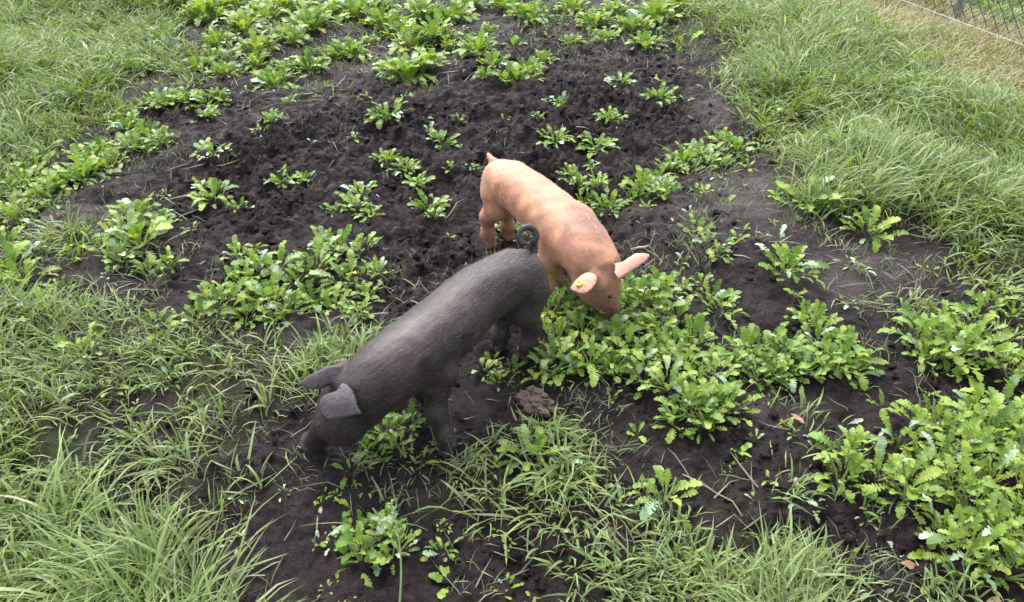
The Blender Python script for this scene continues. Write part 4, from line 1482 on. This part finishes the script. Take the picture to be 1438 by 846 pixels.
def seedlings():
    """tiny weeds coming up everywhere between the big plants"""
    def dens(x, y):
        r = zone(ROUGH, x, y)
        return np.clip(0.30 + 0.9 * fbm(x * 1.6, y * 1.6, 3, 171), 0, 1) * (1 - 0.8 * np.clip((r - 0.72) * 5, 0, 1))
    x, y = tufts(2000, dens, 13)
    src = [m for m in LOBEDY[:4] + ROUND[:3] + OVAL[:2]]
    geo_ = []
    for me in src:
        v_ = np.empty(len(me.vertices) * 3, np.float32)
        me.vertices.foreach_get('co', v_)
        lp = np.empty(len(me.loops), np.int32)
        me.loops.foreach_get('vertex_index', lp)
        geo_.append((v_.reshape(-1, 3), lp.reshape(-1, 4)))
    Vs, Fs, k0 = [], [], 0
    zz = ground_z(x, y)
    for i in range(len(x)):
        L = pr.uniform(0.02, 0.06)
        a0 = pr.uniform(0, 6.28)
        for q in range(pr.randint(2, 5)):
            v_, f_ = geo_[pr.randrange(len(geo_))]
            az = a0 + q * 2.4
            M_ = np.array((Matrix.Rotation(az, 3, 'Z') @ Matrix.Rotation(math.radians(pr.uniform(10, 65)), 3, 'X')) @ Matrix.Diagonal((L * 0.9, L, L)))
            Vs.append(v_ @ M_.T + np.array((x[i], y[i], zz[i] - 0.003)))
            Fs.append(f_ + k0)
            k0 += len(v_)
    obj('seedlings', np_mesh('seedlings', np.concatenate(Vs), np.concatenate(Fs)), M_LEAFY, kind='stuff', label='tiny green seedlings sprinkled over the mud', category='seedlings')


seedlings()
# loose weeds filling in between
wr = random.Random(5)
for (u0, v0, u1, v1, n_, lab_) in [(190, -6, 960, 66, 34, 'small weed among the green band of plants beyond the tilled soil'),
                                   (0, 70, 190, 330, 22, 'small weed growing in the grass beside the tilled soil'),
                                   (0, 395, 420, 580, 26, 'small weed poking through the trodden grass behind the dark pig\'s head'),
                                   (440, 650, 1020, 840, 20, 'small weed between grass tufts on the wet mud in front of the pigs'),
                                   (930, 150, 1330, 430, 16, 'small weed on the smooth trodden mud beside the tall grass'),
                                   (1030, 545, 1250, 830, 18, 'small weed on black mud beside the big bright bush'),
                                   (330, 110, 900, 260, 14, 'tiny weed still standing on the deeply rooted black soil')]:
    for q in range(n_):
        plant(wr.uniform(u0, u1), wr.uniform(v0, v1), wr.uniform(20, 44) * (0.6 if 'tiny' in lab_ else 1), wr.choice(('lobed', 'yellow', 'round')), wr.randint(7, 9), lab_, 'loose weeds: ' + lab_.split(' ', 2)[2],
              0.0, False, 'weed', wr.uniform(0, 0.5))

# ------------------------------------------------------------------ small things on the ground
st = obj('grass_stalk', None, None, None, P(560, 846), label='tall single grass stalk with a pale seed head', category='grass stalk')
b0 = np.array(P(560, 846))
b0[2] = ground_z(b0[0], b0[1])
st.location = b0
t0 = np.array(P(548, 705, 0.24)) - b0
crv = [t0 * f + np.array((0.012 * math.sin(f * 3), 0, 0)) for f in np.linspace(0, 1, 9)]
sv, sf = tube(crv, np.linspace(0.0028, 0.0014, 9))
M_STALK = mat_plain('stalk_green', (0.20, 0.30, 0.10), (0.30, 0.38, 0.17), 60)
obj('stem', np_mesh('stem', sv, sf), M_STALK, st)
hv, hf, k0 = [], [], 0
for i in range(22):
    f = 0.66 + 0.34 * i / 21
    c0 = t0 * f + np.array((0.012 * math.sin(f * 3), 0, 0))
    an = i * 2.4
    o_ = np.array((math.cos(an), math.sin(an), 0.9)) * 0.007
    a_, b_ = tube([c0, c0 + o_ * 0.6, c0 + o_ * 1.5], [0.0008, 0.0022, 0.0005], 5)
    hv.append(a_)
    hf.append(b_ + k0)
    k0 += len(a_)
obj('seed_head', np_mesh('seed_head', np.concatenate(hv), np.concatenate(hf)), M_STALK, st)

# brown clod
DF = Field((-0.12, -0.12, -0.03), (0.12, 0.12, 0.12), 0.004)
for i, (a, b, c, r_) in enumerate([(0, 0, 0.012, 0.034), (-0.03, 0.010, 0.008, 0.026), (0.022, 0.020, 0.012, 0.028), (0.006, 0.028, 0.030, 0.022), (0.016, -0.026, 0.006, 0.022),
                                   (-0.018, -0.022, 0.008, 0.020), (-0.022, 0.026, 0.014, 0.022), (0.036, -0.004, 0.006, 0.018)]):
    DF.ellipsoid((a, b, c), [(1, 0.2 * i % 1, 0), (-0.2 * i % 1, 1, 0), (0, 0, 1)], (r_ * 0.82, r_ * 0.7, r_ * 0.72), 0.003)
dv, df = DF.surface(1)
dv = dv + 0.006 * np.stack([perlin(dv[:, 0] * 90, dv[:, 1] * 90 + dv[:, 2] * 70, 201), perlin(dv[:, 1] * 90, dv[:, 2] * 90, 203), perlin(dv[:, 0] * 80 + 4, dv[:, 1] * 80, 205)], -1)
dp = np.array(P(751, 577))
dp[2] = ground_z(dp[0], dp[1]) + 0.004
obj('dung_clod', np_mesh('dung_clod', dv, df), mat_plain('brown_dung', (0.045, 0.026, 0.017), (0.105, 0.063, 0.042), 70, 0.55, 1.0, 0.010), None, dp,
    label='lumpy brown clod of dung on the mud behind the dark pig\'s belly', category='dung')


def ground_stick(u0, v0, u1, v1, r_, c1, c2, label, nm='twig'):
    a, b = np.array(P(u0, v0)), np.array(P(u1, v1))
    o_ = a.copy()
    pts = []
    for f in np.linspace(0, 1, 6):
        p_ = a * (1 - f) + b * f + np.array((0.004 * math.sin(f * 7), 0.004 * math.cos(f * 5), 0))
        p_[2] = ground_z(p_[0], p_[1]) + r_ * 1.1
        pts.append(p_ - o_)
    v_, f_ = tube(pts, [r_ * 0.7, r_, r_ * 0.95, r_, r_ * 0.9, r_ * 0.5], 7)
    obj(nm, np_mesh(nm, v_, f_), mat_plain(nm + '_bark', c1, c2, 80, 0.7), None, o_, label=label, category='twig')


ground_stick(886, 353, 909, 351, 0.006, (0.20, 0.13, 0.09), (0.32, 0.23, 0.16), 'short pale twig on mud behind the pink pig\'s ear')
ground_stick(1282, 470, 1318, 500, 0.004, (0.16, 0.10, 0.06), (0.26, 0.18, 0.12), 'thin brown twig at the root of the upper clump')
M_DEAD = mat_blade('dead_leaf', [(0, (0.20, 0.11, 0.075)), (1, (0.30, 0.17, 0.12))], 0.1, 0.6)
DEADM = leaf_set('oval', M_DEAD, 3, 'dead_leaf')
for i, (u, v, l_, lb) in enumerate([(1130, 600, 0.05, 'reddish dead leaf beside the tiny pointed-leaf seedling'), (1400, 838, 0.09, 'brown dead leaf on wet mud at the foot of the bright bush'),
                                    (1262, 790, 0.05, 'small brown dead leaf under the bright bush'), (944, 318, 0.03, 'small orange dead leaf on smooth mud'),
                                    ]):
    p_ = P(u, v)
    p_[2] = ground_z(p_[0], p_[1]) + 0.012
    o = obj('dead_leaf', DEADM[i % 3], None, None, p_, label=lb, category='leaf')
    o.scale = (l_ * 1.4, l_, l_)
    o.rotation_euler = (0.1, 0.15, i * 1.9 + 0.6)

# ------------------------------------------------------------------ wire fence behind, electric strand in front of it
M_WIRE = mat_plain('green_coated_wire', (0.03, 0.04, 0.036), (0.06, 0.07, 0.064), 40, 0.45, 0.1)
M_POST = mat_plain('weathered_post', (0.16, 0.15, 0.135), (0.30, 0.28, 0.255), 26, 0.8, 0.6, 0.004)
M_WHITE = mat_plain('white_poly_wire', (0.40, 0.40, 0.40), (0.52, 0.52, 0.52), 60, 0.5, 0.1)
fd = FD
f0 = F0.copy()
fence = obj('chain_link_fence', None, None, None, f0, label='wire chain-link fence with weathered posts behind the straw', category='fence')
PX, PZ, HF = 0.115, 0.088, 1.25


def fence_z(s):
    p_ = f0 + fd * s
    return float(ground_z(p_[0], p_[1]))


nz = int(HF / PZ * 2)
side_ = np.array((fd[1], -fd[0], 0))
wv, wf, k0 = [], [], 0
for i in range(-40, 100):
    pts = []
    for j in range(nz + 1):
        s2 = (i + (i + j) % 2) * PX / 2
        pts.append(fd * s2 + side_ * (0.0022 if (i + j) % 2 else -0.0022) + np.array((0, 0, 0.02 + j * PZ / 2 + 0.003 * math.sin(s2 * 19 + j))))
    a_, b_ = tube(pts, [0.0031] * len(pts), 4)
    wv.append(a_)
    wf.append(b_ + k0)
    k0 += len(a_)
obj('wire_mesh', np_mesh('wire_mesh', np.concatenate(wv), np.concatenate(wf)), M_WIRE, fence, kind='stuff')
for z_ in (0.03, 0.62, 1.24):
    a_, b_ = tube([fd * (-20 * PX) + np.array((0, 0, z_)) + side_ * 0.006, fd * (50 * PX) + np.array((0, 0, z_)) + side_ * 0.006], [0.0022, 0.0022], 5)
    obj('line_wire', np_mesh('line_wire', a_, b_), M_WIRE, fence)
for s in (-1.75, 0.0, 2.0, 4.1):
    c0 = fd * s + side_ * 0.045
    zz = fence_z(s)
    bm = bmesh.new()
    bmesh.ops.create_cone(bm, cap_ends=True, segments=14, radius1=0.037, radius2=0.034, depth=1.55)
    for v_ in bm.verts:
        v_.co.x += 0.002 * math.sin(v_.co.z * 9 + v_.co.y * 60)
    bmesh.ops.bevel(bm, geom=[e for e in bm.edges if abs(e.verts[0].co.z - e.verts[1].co.z) < 0.01], offset=0.006, segments=2, affect='EDGES')
    me = bpy.data.meshes.new('post')
    bm.to_mesh(me)
    bm.free()
    obj('post', me, M_POST, fence, Vector(c0) + Vector((0, 0, zz + 0.775 - 0.2)))
wa, wb = np.array(P(1438, 62, 0.2)), np.array(P(1271, 0, 0.2))
wd_ = wb - wa
e0_, e1_ = wa - wd_ * 0.9, wb + wd_ * 1.3
ew = obj('electric_fence', None, None, None, (e0_[0], e0_[1], float(ground_z(e0_[0], e0_[1]))), label='thin white electric strand stretched low in front of the wire fence', category='electric fence')
ewz = float(ground_z(e0_[0], e0_[1]))
pts = [np.array((*(e0_ + (e1_ - e0_) * f)[:2], 0.2 - 0.02 * math.sin(f * math.pi) * 0.4)) - np.array((e0_[0], e0_[1], ewz)) for f in np.linspace(0, 1, 14)]
a_, b_ = tube(pts, [0.0013] * 14, 6)
obj('strand', np_mesh('strand', a_, b_), M_WHITE, ew)
for p_ in (e0_, e1_):
    zz = float(ground_z(p_[0], p_[1]))
    a_, b_ = tube([np.array((p_[0], p_[1], zz - 0.1)), np.array((p_[0], p_[1], 0.5)), np.array((p_[0], p_[1], 0.56))], [0.006, 0.006, 0.003], 8)
    obj('stake', np_mesh('stake', a_ - np.array((e0_[0], e0_[1], ewz)), b_), M_WHITE, ew)
